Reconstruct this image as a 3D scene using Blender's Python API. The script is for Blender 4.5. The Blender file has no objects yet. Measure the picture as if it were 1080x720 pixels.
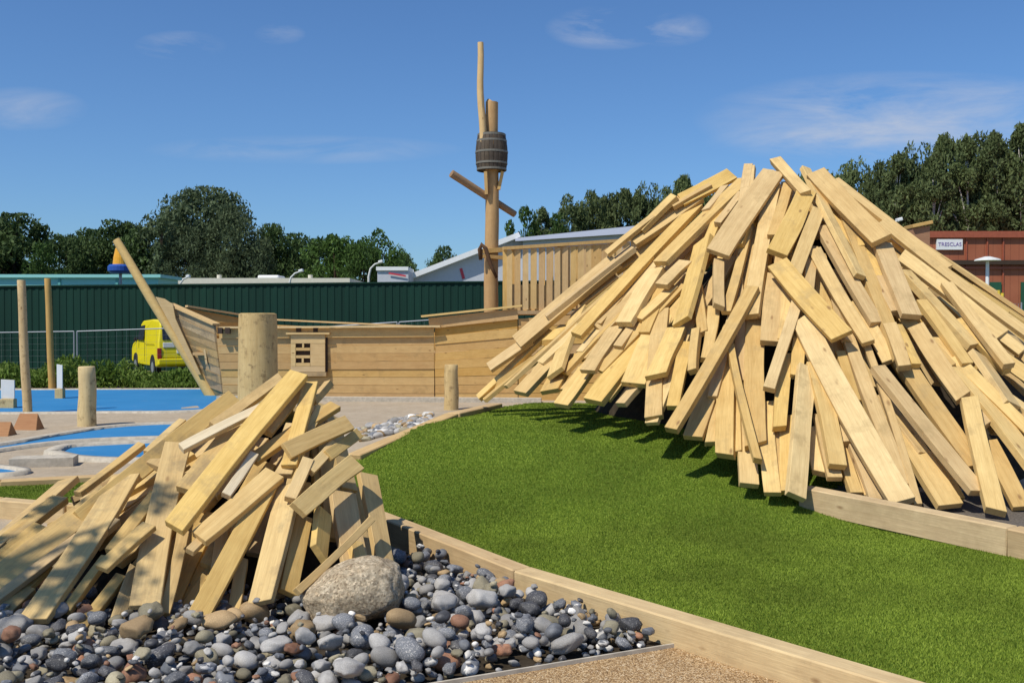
import bpy, bmesh, math, random
import numpy as np
from mathutils import Vector, Matrix, noise as mnoise
R = math.radians
PI = math.pi
random.seed(7); rng = np.random.default_rng(11)
C = bpy.context.scene.collection
SC = bpy.context.scene

# ------------------------------------------------------------------ camera
F = 1050.0; PITCH = math.atan(18/F); CZ = 1.6
cam_d = bpy.data.cameras.new('camera'); cam = bpy.data.objects.new('camera', cam_d); C.objects.link(cam)
cam_d.sensor_width = 36; cam_d.lens = 35.0; cam_d.clip_end = 3000; cam_d.clip_start = 0.05
cam.location = (0, 0, CZ); cam.rotation_euler = (PI/2 - PITCH, 0, 0)
SC.camera = cam
def ray(x, y):
    u = (x-540)/F; v = (360-y)/F
    c, s = math.cos(PITCH), math.sin(PITCH)
    d = Vector((u, c + v*s, v*c - s))
    return d / d.y
def at(x, y, Y):
    return Vector((0, 0, CZ)) + ray(x, y)*Y
def atz(x, y, z=0.0):
    d = ray(x, y); return Vector((0, 0, CZ)) + d*((z-CZ)/d.z)
def px(p):
    # back to pixel coordinates, for ordering labels only
    c, s = math.cos(PITCH), math.sin(PITCH)
    x, y, z = p[0], p[1], p[2]-CZ
    dep = y*c - z*s; up = y*s + z*c
    return 540 + F*x/dep, 360 - F*up/dep

# ------------------------------------------------------------------ object helpers
def mesh(name, verts, faces, mats, parent=None, smooth=False, midx=None):
    me = bpy.data.meshes.new(name); me.from_pydata([tuple(v) for v in verts], [], faces)
    for m in (mats if isinstance(mats, (list, tuple)) else [mats]): me.materials.append(m)
    if midx is not None: me.polygons.foreach_set('material_index', midx)
    if smooth: me.polygons.foreach_set('use_smooth', [True]*len(me.polygons))
    me.update()
    o = bpy.data.objects.new(name, me); C.objects.link(o)
    if parent: o.parent = parent
    return o
def tag(o, label=None, cat=None, group=None, kind=None):
    if label: o['label'] = label
    if cat: o['category'] = cat
    if group: o['group'] = group
    if kind: o['kind'] = kind
    return o
def empty(name, loc, rz=0, label=None, cat=None, group=None):
    o = bpy.data.objects.new(name, None); C.objects.link(o); o.location = loc; o.rotation_euler = (0, 0, rz)
    o.empty_display_size = 0.1
    return tag(o, label, cat, group)
class MB:
    def __init__(s): s.v = []; s.f = []; s.m = []
    def add(s, vs, fs, mi=0):
        b = len(s.v); s.v += [Vector(v) for v in vs]; s.f += [[i+b for i in f] for f in fs]; s.m += [mi]*len(fs)
    def box(s, lo, hi, mi=0):
        x0, y0, z0 = lo; x1, y1, z1 = hi
        s.add([(x0,y0,z0),(x1,y0,z0),(x1,y1,z0),(x0,y1,z0),(x0,y0,z1),(x1,y0,z1),(x1,y1,z1),(x0,y1,z1)],
              [(0,3,2,1),(4,5,6,7),(0,1,5,4),(1,2,6,5),(2,3,7,6),(3,0,4,7)], mi)
    def beam(s, p0, p1, w, t, up=(0,0,1), mi=0):
        p0 = Vector(p0); p1 = Vector(p1); d = (p1-p0).normalized(); up = Vector(up)
        n = (up - d*up.dot(d)); n = n.normalized() if n.length > 1e-4 else d.orthogonal().normalized()
        sd = d.cross(n).normalized()
        vs = []
        for p in (p0, p1):
            for a, b in ((-1,-1),(1,-1),(1,1),(-1,1)): vs.append(p + sd*(a*w/2) + n*(b*t/2))
        s.add(vs, [(0,1,2,3),(7,6,5,4),(0,4,5,1),(1,5,6,2),(2,6,7,3),(3,7,4,0)], mi)
    def tube(s, pts, rad, n=12, mi=0, cap=True, wob=0, seed=0):
        pts = [Vector(p) for p in pts]; k = len(pts)
        if not isinstance(rad, (list, tuple)): rad = [rad]*k
        rg = random.Random(seed); vs = []
        d0 = (pts[1]-pts[0]).normalized(); a = d0.orthogonal().normalized()
        for i, p in enumerate(pts):
            d = (pts[min(i+1,k-1)]-pts[max(i-1,0)]).normalized()
            a = (a - d*a.dot(d)).normalized(); b = d.cross(a)
            for j in range(n):
                t = 2*PI*j/n
                r = rad[i]
                if wob: r *= 1 + wob*mnoise.noise(Vector((math.cos(t)*1.3+seed, math.sin(t)*1.3, i*0.35)))
                vs.append(p + a*math.cos(t)*r + b*math.sin(t)*r)
        fs = [(i*n+j, i*n+(j+1)%n, (i+1)*n+(j+1)%n, (i+1)*n+j) for i in range(k-1) for j in range(n)]
        if cap: fs += [tuple(reversed(range(n))), tuple((k-1)*n+j for j in range(n))]
        s.add(vs, fs, mi)
    def build(s, name, mats, parent=None, smooth=False, loc=None):
        v = s.v
        if loc is not None:
            v = [p-Vector(loc) for p in v]
        o = mesh(name, v, s.f, mats, parent, smooth, s.m)
        if loc is not None: o.location = loc
        return o
def bevel(o, w=0.01, seg=2, ang=30):
    m = o.modifiers.new('bevel', 'BEVEL'); m.width = w; m.segments = seg; m.limit_method = 'ANGLE'; m.angle_limit = R(ang)
    return o
def smooth_log(o, ang=40):
    try:
        o.data.set_sharp_from_angle(angle=R(ang))
    except Exception: pass

# ------------------------------------------------------------------ materials
def nmat(name, rough=0.8, spec=0.3):
    m = bpy.data.materials.new(name); m.use_nodes = True
    nt = m.node_tree; b = nt.nodes['Principled BSDF']
    b.inputs['Roughness'].default_value = rough; b.inputs['Specular IOR Level'].default_value = spec
    return m, nt, b
def N(nt, t, **k):
    n = nt.nodes.new(t)
    for a, v in k.items():
        if a in n.inputs: n.inputs[a].default_value = v
        else: setattr(n, a, v)
    return n
def L(nt, a, b): nt.links.new(a, b)
def ramp(nt, stops, interp='LINEAR'):
    n = nt.nodes.new('ShaderNodeValToRGB'); cr = n.color_ramp; cr.interpolation = interp
    while len(cr.elements) < len(stops): cr.elements.new(0.5)
    for e, (p, c) in zip(cr.elements, stops): e.position = p; e.color = (*c, 1) if len(c) == 3 else c
    return n
def mix(nt, fac, a, b, mode='MIX'):
    n = nt.nodes.new('ShaderNodeMix'); n.data_type = 'RGBA'; n.blend_type = mode
    for sock, v in ((n.inputs[0], fac), (n.inputs[6], a), (n.inputs[7], b)):
        if isinstance(v, (int, float)): sock.default_value = v
        elif isinstance(v, tuple): sock.default_value = (*v, 1) if len(v) == 3 else v
        else: L(nt, v, sock)
    return n.outputs[2]
def math_(nt, op, a, b=None, c=None):
    n = nt.nodes.new('ShaderNodeMath'); n.operation = op
    for i, v in enumerate((a, b, c)):
        if v is None: continue
        if isinstance(v, (int, float)): n.inputs[i].default_value = v
        else: L(nt, v, n.inputs[i])
    return n.outputs[0]
def bump(nt, b, h, strength=0.4, dist=0.01):
    n = nt.nodes.new('ShaderNodeBump'); n.inputs['Strength'].default_value = strength; n.inputs['Distance'].default_value = dist
    L(nt, h, n.inputs['Height']); L(nt, n.outputs[0], b.inputs['Normal'])
def simple(name, col, rough=0.6, spec=0.4, var=0.12, scale=6, metal=0):
    m, nt, b = nmat(name, rough, spec); b.inputs['Metallic'].default_value = metal
    tc = N(nt, 'ShaderNodeTexCoord'); nz = N(nt, 'ShaderNodeTexNoise', Scale=scale, Detail=6.0, Roughness=0.6)
    L(nt, tc.outputs['Object'], nz.inputs['Vector'])
    lo = tuple(c*(1-var) for c in col); hi = tuple(min(1, c*(1+var)) for c in col)
    rp = ramp(nt, [(0.3, lo), (0.7, hi)]); L(nt, nz.outputs['Fac'], rp.inputs[0]); L(nt, rp.outputs[0], b.inputs['Base Color'])
    return m
def wood(name, dark, light, knot=(0.20,0.10,0.04), axis=0, grain=1.0, knots=True, tint=0.16, weather=None, rough=0.78, wscale=0.7, wlo=0.52, wamt=0.6, band=0.0):
    """grain runs along object axis; every object (and island) gets its own offset and tint"""
    m, nt, b = nmat(name, rough, 0.25)
    tc = N(nt, 'ShaderNodeTexCoord'); oi = N(nt, 'ShaderNodeObjectInfo'); ge = N(nt, 'ShaderNodeNewGeometry')
    rnd = math_(nt, 'FRACT', math_(nt, 'ADD', oi.outputs['Random'], ge.outputs['Random Per Island']))
    off = N(nt, 'ShaderNodeCombineXYZ'); L(nt, math_(nt, 'MULTIPLY', rnd, 37.0), off.inputs[0]); L(nt, math_(nt, 'MULTIPLY', rnd, 91.0), off.inputs[1]); L(nt, math_(nt, 'MULTIPLY', rnd, 53.0), off.inputs[2])
    ad = N(nt, 'ShaderNodeVectorMath', operation='ADD'); L(nt, tc.outputs['Object'], ad.inputs[0]); L(nt, off.outputs[0], ad.inputs[1])
    mp = N(nt, 'ShaderNodeMapping'); sc = [1, 1, 1]; sc[axis] = 0.055
    mp.inputs['Scale'].default_value = sc; L(nt, ad.outputs[0], mp.inputs['Vector'])
    n1 = N(nt, 'ShaderNodeTexNoise', Scale=34*grain, Detail=5.0, Roughness=0.65, Distortion=0.7); L(nt, mp.outputs[0], n1.inputs['Vector'])
    n2 = N(nt, 'ShaderNodeTexNoise', Scale=160*grain, Detail=3.0, Roughness=0.6); L(nt, mp.outputs[0], n2.inputs['Vector'])
    n3 = N(nt, 'ShaderNodeTexNoise', Scale=5.0, Detail=4.0, Roughness=0.6); L(nt, ad.outputs[0], n3.inputs['Vector'])
    f = math_(nt, 'ADD', math_(nt, 'MULTIPLY', n1.outputs['Fac'], 0.6), math_(nt, 'MULTIPLY', n3.outputs['Fac'], 0.4))
    rp = ramp(nt, [(0.36, dark), (0.62, light)]); L(nt, f, rp.inputs[0])
    col = mix(nt, 0.45, rp.outputs[0], mix(nt, n2.outputs['Fac'], tuple(c*0.55 for c in dark), tuple(min(1, c*1.15) for c in light)), 'MIX')
    tv = N(nt, 'ShaderNodeHueSaturation'); L(nt, col, tv.inputs['Color'])
    r2 = math_(nt, 'FRACT', math_(nt, 'MULTIPLY', rnd, 17.31)); r3 = math_(nt, 'FRACT', math_(nt, 'MULTIPLY', rnd, 71.7))
    L(nt, math_(nt, 'ADD', math_(nt, 'MULTIPLY', r2, 2*tint), 1-tint), tv.inputs['Value'])
    L(nt, math_(nt, 'ADD', math_(nt, 'MULTIPLY', r3, 0.18), 0.84), tv.inputs['Saturation'])
    L(nt, math_(nt, 'ADD', math_(nt, 'MULTIPLY', r2, 0.008), 0.496), tv.inputs['Hue'])
    col = tv.outputs[0]
    if knots:
        mk = N(nt, 'ShaderNodeMapping'); s2 = [1, 1, 1]; s2[axis] = 0.45; mk.inputs['Scale'].default_value = s2; L(nt, ad.outputs[0], mk.inputs['Vector'])
        vo = N(nt, 'ShaderNodeTexVoronoi', Scale=5.5); L(nt, mk.outputs[0], vo.inputs['Vector'])
        kr = ramp(nt, [(0.04, (1,1,1)), (0.10, (0,0,0))]); L(nt, vo.outputs['Distance'], kr.inputs[0])
        col = mix(nt, math_(nt, 'MULTIPLY', kr.outputs[0], 0.75), col, knot)
    if weather:
        nw = N(nt, 'ShaderNodeTexNoise', Scale=wscale*4, Detail=7.0, Roughness=0.68); L(nt, ad.outputs[0], nw.inputs['Vector'])
        wr = ramp(nt, [(wlo, (0,0,0)), (wlo+0.14, (1,1,1))]); L(nt, nw.outputs['Fac'], wr.inputs[0])
        col = mix(nt, math_(nt, 'MULTIPLY', wr.outputs[0], wamt), col, weather)
    L(nt, col, b.inputs['Base Color'])
    h = math_(nt, 'ADD', math_(nt, 'MULTIPLY', n1.outputs['Fac'], 0.6), math_(nt, 'MULTIPLY', n2.outputs['Fac'], 0.5))
    bump(nt, b, h, 0.55, 0.004)
    return m
M = {}
M['board'] = wood('pale_sawn_pine', (0.49,0.295,0.080), (0.73,0.50,0.180), tint=0.14, weather=(0.36,0.25,0.11), wscale=1.0, wlo=0.54, wamt=0.55)
M['boardw'] = wood('whitish_sawn_pine', (0.60,0.45,0.24), (0.80,0.66,0.42), tint=0.06)
M['board2'] = wood('weathered_sawn_pine', (0.46,0.28,0.085), (0.68,0.47,0.17), tint=0.12, weather=(0.22,0.17,0.10), wscale=0.8, wlo=0.52, wamt=0.6)
M['timber'] = wood('edging_timber', (0.46,0.29,0.115), (0.68,0.48,0.21), tint=0.08, weather=(0.38,0.27,0.14), grain=0.8, wamt=0.5)
M['log'] = wood('peeled_log', (0.46,0.30,0.10), (0.68,0.50,0.21), axis=2, tint=0.06, weather=(0.20,0.13,0.06), wscale=2.2, wlo=0.54, wamt=0.8)
M['mast'] = wood('oiled_mast_log', (0.42,0.225,0.055), (0.58,0.35,0.11), axis=2, tint=0.06)
M['yard'] = wood('brown_round_timber', (0.22,0.12,0.05), (0.38,0.23,0.10), axis=0, tint=0.06)
M['hull'] = wood('hull_planking', (0.50,0.27,0.060), (0.66,0.40,0.115), tint=0.07, weather=(0.30,0.19,0.08), wlo=0.56, wamt=0.5)
M['hulld'] = wood('weathered_bow_planking', (0.34,0.21,0.085), (0.48,0.32,0.14), tint=0.10, weather=(0.18,0.14,0.09), wlo=0.48, wamt=0.65)
M['pale_ship'] = wood('pale_ship_board', (0.54,0.34,0.12), (0.72,0.50,0.21), tint=0.05)
M['slat'] = wood('railing_wood', (0.50,0.29,0.085), (0.68,0.44,0.16), axis=2, tint=0.08)
M['barrel'] = wood('dark_oak_staves', (0.045,0.032,0.022), (0.11,0.085,0.06), axis=2, tint=0.15, knots=False)
M['hoop'] = simple('galvanised_hoop', (0.16,0.15,0.12), 0.5, 0.5)
M['darkwood_and_shade'] = simple('dark_stained_wood_and_shade', (0.05,0.03,0.018), 0.8)  # dark wood, also the painted shade in the hatch slots and gun port
M['redwood'] = wood('red_brown_board', (0.30,0.14,0.06), (0.42,0.22,0.10), tint=0.05)
M['rope'] = simple('dark_branch', (0.09,0.045,0.02), 0.85)
M['white'] = simple('white_paint', (0.78,0.78,0.76), 0.5, 0.4, 0.04)
M['cream'] = simple('cream_fascia', (0.66,0.62,0.50), 0.6, 0.3, 0.05)
M['greyroof'] = simple('grey_sheet_roof', (0.36,0.38,0.42), 0.5, 0.4, 0.06)
M['greywall'] = simple('pale_grey_wall', (0.50,0.52,0.56), 0.6, 0.3, 0.05)
M['steel'] = simple('galvanised_steel', (0.30,0.32,0.34), 0.45, 0.5, 0.08, metal=0.3)
M['panelgrey'] = simple('grey_play_panel', (0.60,0.60,0.57), 0.8, 0.2, 0.06)
M['turq'] = simple('turquoise_cladding', (0.27,0.60,0.57), 0.55, 0.4, 0.05, 1.5)
M['turqd'] = simple('turquoise_trim', (0.12,0.38,0.37), 0.5, 0.4, 0.05)
M['yellow'] = simple('yellow_van_paint', (0.80,0.66,0.012), 0.30, 0.5, 0.03)
M['glass'] = simple('dark_glass', (0.03,0.035,0.045), 0.25, 0.4, 0.1)
M['tyre'] = simple('tyre_rubber', (0.02,0.02,0.02), 0.85, 0.2)
M['redlamp'] = simple('tail_lamp', (0.35,0.03,0.02), 0.25, 0.6)
M['blackpl'] = simple('black_plastic', (0.025,0.025,0.028), 0.6, 0.3)
M['orangep'] = simple('orange_plastic', (0.75,0.36,0.02), 0.4)
M['bluep'] = simple('blue_plastic', (0.02,0.08,0.35), 0.4)
M['redtext'] = simple('red_lettering', (0.55,0.05,0.07), 0.5)
M['bluetext'] = simple('violet_lettering', (0.25,0.16,0.40), 0.5)
M['darkgreen'] = simple('dark_green_door', (0.02,0.09,0.045), 0.5)
M['pipe'] = simple('yellow_plastic', (0.70,0.50,0.05), 0.5)
M['kerb'] = simple('sandy_concrete_kerb', (0.45,0.40,0.32), 0.9, 0.1, 0.22, 14)
M['orangetag'] = simple('orange_tag', (0.80,0.22,0.03), 0.5)

def m_green_fence():
    m, nt, b = nmat('green_sheet_metal', 0.65, 0.2)
    tc = N(nt, 'ShaderNodeTexCoord'); mp = N(nt, 'ShaderNodeMapping'); mp.inputs['Scale'].default_value = (1.1, 1, 0.12); L(nt, tc.outputs['Object'], mp.inputs[0])
    nz = N(nt, 'ShaderNodeTexNoise', Scale=1.6, Detail=5.0); L(nt, mp.outputs[0], nz.inputs[0])
    rp = ramp(nt, [(0.3, (0.004,0.026,0.018)), (0.7, (0.007,0.041,0.028))]); L(nt, nz.outputs[0], rp.inputs[0]); L(nt, rp.outputs[0], b.inputs['Base Color'])
    return m
M['greenfence'] = m_green_fence()
def m_turf():
    m, nt, b = nmat('artificial_turf', 0.9, 0.1)
    tc = N(nt, 'ShaderNodeTexCoord')
    n1 = N(nt, 'ShaderNodeTexNoise', Scale=90.0, Detail=4.0, Roughness=0.7); L(nt, tc.outputs['Object'], n1.inputs[0])
    n2 = N(nt, 'ShaderNodeTexNoise', Scale=1.3, Detail=5.0, Roughness=0.6); L(nt, tc.outputs['Object'], n2.inputs[0])
    rp = ramp(nt, [(0.3, (0.065,0.11,0.008)), (0.7, (0.15,0.23,0.018))]); L(nt, n1.outputs[0], rp.inputs[0])
    c = mix(nt, n2.outputs[0], rp.outputs[0], (0.075,0.125,0.016))
    L(nt, c, b.inputs['Base Color']); bump(nt, b, n1.outputs[0], 0.8, 0.01)
    return m
M['turf'] = m_turf()
def m_leaf(name, c0, c1, c2, trans=0.25, patch=0.35, patchy=None):
    m, nt, b = nmat(name, 0.7, 0.2)
    ge = N(nt, 'ShaderNodeNewGeometry'); tc = N(nt, 'ShaderNodeTexCoord'); oi = N(nt, 'ShaderNodeObjectInfo')
    rp = ramp(nt, [(0.0, c0), (0.6, c1), (1.0, c2)])
    nz = N(nt, 'ShaderNodeTexNoise', Scale=patch, Detail=3.0); L(nt, tc.outputs['Object'], nz.inputs[0])
    f = math_(nt, 'ADD', math_(nt, 'MULTIPLY', ge.outputs['Random Per Island'], 0.6), math_(nt, 'MULTIPLY', math_(nt, 'SUBTRACT', nz.outputs[0], 0.25), 0.8))
    L(nt, f, rp.inputs[0]); col = rp.outputs[0]
    hv = N(nt, 'ShaderNodeHueSaturation'); L(nt, col, hv.inputs['Color'])
    L(nt, math_(nt, 'ADD', math_(nt, 'MULTIPLY', oi.outputs['Random'], 0.4), 0.8), hv.inputs['Value']); col = hv.outputs[0]
    if patchy:
        np_ = N(nt, 'ShaderNodeTexNoise', Scale=patchy, Detail=6.0, Roughness=0.6); L(nt, tc.outputs['Object'], np_.inputs[0])
        rr = ramp(nt, [(0.38, (0.72,0.72,0.72)), (0.62, (1.12,1.12,1.12))]); L(nt, np_.outputs[0], rr.inputs[0]); col = mix(nt, 1.0, col, rr.outputs[0], 'MULTIPLY')
    L(nt, col, b.inputs['Base Color'])
    tr = N(nt, 'ShaderNodeBsdfTranslucent'); L(nt, col, tr.inputs[0]); ms = N(nt, 'ShaderNodeMixShader'); ms.inputs[0].default_value = trans
    L(nt, b.outputs[0], ms.inputs[1]); L(nt, tr.outputs[0], ms.inputs[2]); L(nt, ms.outputs[0], nt.nodes['Material Output'].inputs[0])
    return m
M['blade'] = m_leaf('turf_blades', (0.150,0.215,0.018), (0.255,0.340,0.036), (0.36,0.44,0.07), 0.15, 60.0, 1.1)
M['leafdark'] = m_leaf('dark_leaves', (0.034,0.062,0.021), (0.072,0.118,0.034), (0.13,0.19,0.055))
M['leafgrey'] = m_leaf('grey_green_leaves', (0.050,0.074,0.036), (0.10,0.138,0.064), (0.155,0.195,0.095))
M['leafmid'] = m_leaf('mid_green_leaves', (0.024,0.052,0.012), (0.055,0.105,0.020), (0.10,0.165,0.035))
M['leafolive'] = m_leaf('birch_leaves', (0.055,0.080,0.028), (0.115,0.150,0.054), (0.20,0.24,0.09))
M['weed'] = m_leaf('weed_leaves', (0.07,0.125,0.018), (0.15,0.235,0.035), (0.30,0.36,0.09), 0.3, 0.8)
M['bark'] = simple('dark_bark', (0.045,0.032,0.022), 0.9, 0.1, 0.3)
M['birch'] = simple('birch_bark', (0.60,0.55,0.48), 0.85, 0.2, 0.35, 3)
def m_blue():
    m, nt, b = nmat('blue_rubber_surface', 0.85, 0.2)
    tc = N(nt, 'ShaderNodeTexCoord')
    n1 = N(nt, 'ShaderNodeTexNoise', Scale=0.9, Detail=6.0, Roughness=0.65); L(nt, tc.outputs['Object'], n1.inputs[0])
    n2 = N(nt, 'ShaderNodeTexNoise', Scale=60.0, Detail=3.0); L(nt, tc.outputs['Object'], n2.inputs[0])
    rp = ramp(nt, [(0.3, (0.020,0.165,0.37)), (0.7, (0.035,0.205,0.43))]); L(nt, n1.outputs[0], rp.inputs[0])
    c = mix(nt, 0.25, rp.outputs[0], mix(nt, n2.outputs[0], (0.01,0.10,0.25), (0.06,0.27,0.52)))
    n3 = N(nt, 'ShaderNodeTexNoise', Scale=2.2, Detail=8.0, Roughness=0.75); L(nt, tc.outputs['Object'], n3.inputs[0])
    r3 = ramp(nt, [(0.58, (0,0,0)), (0.75, (1,1,1))]); L(nt, n3.outputs[0], r3.inputs[0])
    c = mix(nt, math_(nt, 'MULTIPLY', r3.outputs[0], 0.35), c, (0.36,0.36,0.32))
    L(nt, c, b.inputs['Base Color']); bump(nt, b, n2.outputs[0], 0.3, 0.004); return m
M['blue'] = m_blue()
def m_ground():
    m, nt, b = nmat('sandy_ground', 0.95, 0.1)
    tc = N(nt, 'ShaderNodeTexCoord'); P = tc.outputs['Object']
    sx = N(nt, 'ShaderNodeSeparateXYZ'); L(nt, P, sx.inputs[0])
    n1 = N(nt, 'ShaderNodeTexNoise', Scale=1.6, Detail=8.0, Roughness=0.7); L(nt, P, n1.inputs[0])
    n2 = N(nt, 'ShaderNodeTexNoise', Scale=55.0, Detail=5.0, Roughness=0.75); L(nt, P, n2.inputs[0])
    sand = ramp(nt, [(0.3, (0.35,0.27,0.175)), (0.7, (0.52,0.43,0.31))]); L(nt, n1.outputs[0], sand.inputs[0])
    sc = mix(nt, 0.5, sand.outputs[0], mix(nt, n2.outputs[0], (0.18,0.14,0.09), (0.62,0.53,0.42)))
    # footprints and drifts
    n5 = N(nt, 'ShaderNodeTexNoise', Scale=7.0, Detail=6.0, Roughness=0.65); L(nt, P, n5.inputs[0])
    sc = mix(nt, 1.0, sc, mix(nt, n5.outputs[0], (0.72,0.70,0.68), (1.2,1.2,1.2)), 'MULTIPLY')
    n3 = N(nt, 'ShaderNodeTexNoise', Scale=0.5, Detail=8.0, Roughness=0.7); L(nt, P, n3.inputs[0])
    gr = ramp(nt, [(0.35, (0.055,0.085,0.018)), (0.65, (0.16,0.16,0.06))]); L(nt, n3.outputs[0], gr.inputs[0])
    fy = math_(nt, 'MULTIPLY', math_(nt, 'SUBTRACT', math_(nt, 'ADD', sx.outputs[1], math_(nt, 'MULTIPLY', n3.outputs[0], 2.0)), 26.5), 0.8)
    fy = math_(nt, 'MINIMUM', math_(nt, 'MAXIMUM', fy, 0.0), 1.0)
    c = mix(nt, fy, sc, gr.outputs[0])
    # dark earth under the pebble bed and the heaps
    L(nt, c, b.inputs['Base Color'])
    bump(nt, b, math_(nt, 'ADD', n2.outputs[0], math_(nt, 'MULTIPLY', n5.outputs[0], 3.0)), 0.6, 0.012); return m
M['ground'] = m_ground()
def m_path():
    m, nt, b = nmat('resin_bound_gravel', 0.85, 0.25)
    tc = N(nt, 'ShaderNodeTexCoord'); P = tc.outputs['Object']
    vo = N(nt, 'ShaderNodeTexVoronoi', Scale=150.0, Randomness=1.0); L(nt, P, vo.inputs[0])
    hs = N(nt, 'ShaderNodeSeparateColor'); L(nt, vo.outputs['Color'], hs.inputs[0])
    rp = ramp(nt, [(0.0, (0.24,0.14,0.06)), (0.3, (0.46,0.29,0.14)), (0.7, (0.64,0.44,0.22)), (1.0, (0.80,0.64,0.42))]); L(nt, hs.outputs[0], rp.inputs[0])
    dr = ramp(nt, [(0.25, (1,1,1)), (0.75, (0.42,0.38,0.34))]); L(nt, vo.outputs['Distance'], dr.inputs[0])
    c = mix(nt, 1.0, rp.outputs[0], dr.outputs[0], 'MULTIPLY')
    n1 = N(nt, 'ShaderNodeTexNoise', Scale=2.5, Detail=6.0, Roughness=0.65); L(nt, P, n1.inputs[0])
    c = mix(nt, 1.0, c, mix(nt, n1.outputs[0], (0.8,0.78,0.74), (1.25,1.25,1.25)), 'MULTIPLY')
    L(nt, c, b.inputs['Base Color']); bump(nt, b, math_(nt, 'MULTIPLY', vo.outputs['Distance'], -1.0), 0.7, 0.006); return m
M['path'] = m_path()
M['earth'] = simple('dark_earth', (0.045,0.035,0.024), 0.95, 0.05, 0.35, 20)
def m_stone(name, a, c, crust=None, cl=0.6, rough=0.6, sp=(1,1,1), spec=0.45, s1=16):
    m, nt, b = nmat(name, rough, spec)
    tc = N(nt, 'ShaderNodeTexCoord'); oi = N(nt, 'ShaderNodeObjectInfo'); ge = N(nt, 'ShaderNodeNewGeometry')
    rnd = math_(nt, 'FRACT', math_(nt, 'ADD', oi.outputs['Random'], ge.outputs['Random Per Island']))
    off = N(nt, 'ShaderNodeCombineXYZ'); L(nt, math_(nt, 'MULTIPLY', rnd, 50.0), off.inputs[0]); L(nt, math_(nt, 'MULTIPLY', rnd, 77.0), off.inputs[2])
    ad = N(nt, 'ShaderNodeVectorMath', operation='ADD'); L(nt, tc.outputs['Object'], ad.inputs[0]); L(nt, off.outputs[0], ad.inputs[1])
    n1 = N(nt, 'ShaderNodeTexNoise', Scale=s1, Detail=7.0, Roughness=0.62); L(nt, ad.outputs[0], n1.inputs[0])
    rp = ramp(nt, [(0.3, a), (0.7, c)]); L(nt, n1.outputs[0], rp.inputs[0]); col = rp.outputs[0]
    n2 = N(nt, 'ShaderNodeTexNoise', Scale=150.0, Detail=3.0, Roughness=0.7); L(nt, ad.outputs[0], n2.inputs[0])
    col = mix(nt, 1.0, col, mix(nt, n2.outputs[0], (0.70,0.70,0.70), (1.3,1.3,1.3)), 'MULTIPLY')
    if crust:
        n3 = N(nt, 'ShaderNodeTexNoise', Scale=11.0, Detail=5.0, Roughness=0.6, Distortion=1.2); L(nt, ad.outputs[0], n3.inputs[0])
        cr = ramp(nt, [(cl, (0,0,0)), (cl+0.04, (1,1,1))]); L(nt, n3.outputs[0], cr.inputs[0]); col = mix(nt, cr.outputs[0], col, crust)
    hv = N(nt, 'ShaderNodeHueSaturation'); L(nt, col, hv.inputs['Color']); r2 = math_(nt, 'FRACT', math_(nt, 'MULTIPLY', rnd, 13.7))
    L(nt, math_(nt, 'ADD', math_(nt, 'MULTIPLY', r2, 0.7), 0.65), hv.inputs['Value'])
    L(nt, hv.outputs[0], b.inputs['Base Color']); bump(nt, b, math_(nt, 'ADD', n2.outputs[0], n1.outputs[0]), 0.4, 0.004)
    return m
STONES = {
 'slate': (m_stone('dark_blue_flint', (0.075,0.078,0.086), (0.20,0.205,0.215), (0.55,0.52,0.47), 0.58, 0.62), 'dark grey', 31),
 'black': (m_stone('black_flint', (0.035,0.034,0.036), (0.095,0.092,0.095), (0.46,0.44,0.40), 0.60, 0.5), 'blackish', 13),
 'grey':  (m_stone('grey_stone', (0.24,0.225,0.205), (0.42,0.40,0.37), None, 0, 0.75), 'light grey', 25),
 'olive': (m_stone('olive_stone', (0.17,0.145,0.09), (0.35,0.305,0.20), None, 0, 0.7), 'olive', 13),
 'tan':   (m_stone('tan_stone', (0.26,0.17,0.08), (0.44,0.30,0.15), None, 0, 0.7), 'tan', 7),
 'rust':  (m_stone('rusty_stone', (0.20,0.085,0.045), (0.36,0.19,0.11), (0.10,0.07,0.06), 0.62, 0.7), 'rusty red', 4),
 'pale':  (m_stone('pale_stone', (0.52,0.49,0.44), (0.74,0.70,0.63), (0.22,0.22,0.24), 0.66, 0.7), 'whitish', 13),
}
M['boulder'] = m_stone('granite_boulder', (0.20,0.15,0.09), (0.42,0.345,0.23), (0.13,0.09,0.055), 0.63, 0.85, s1=30)
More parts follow.
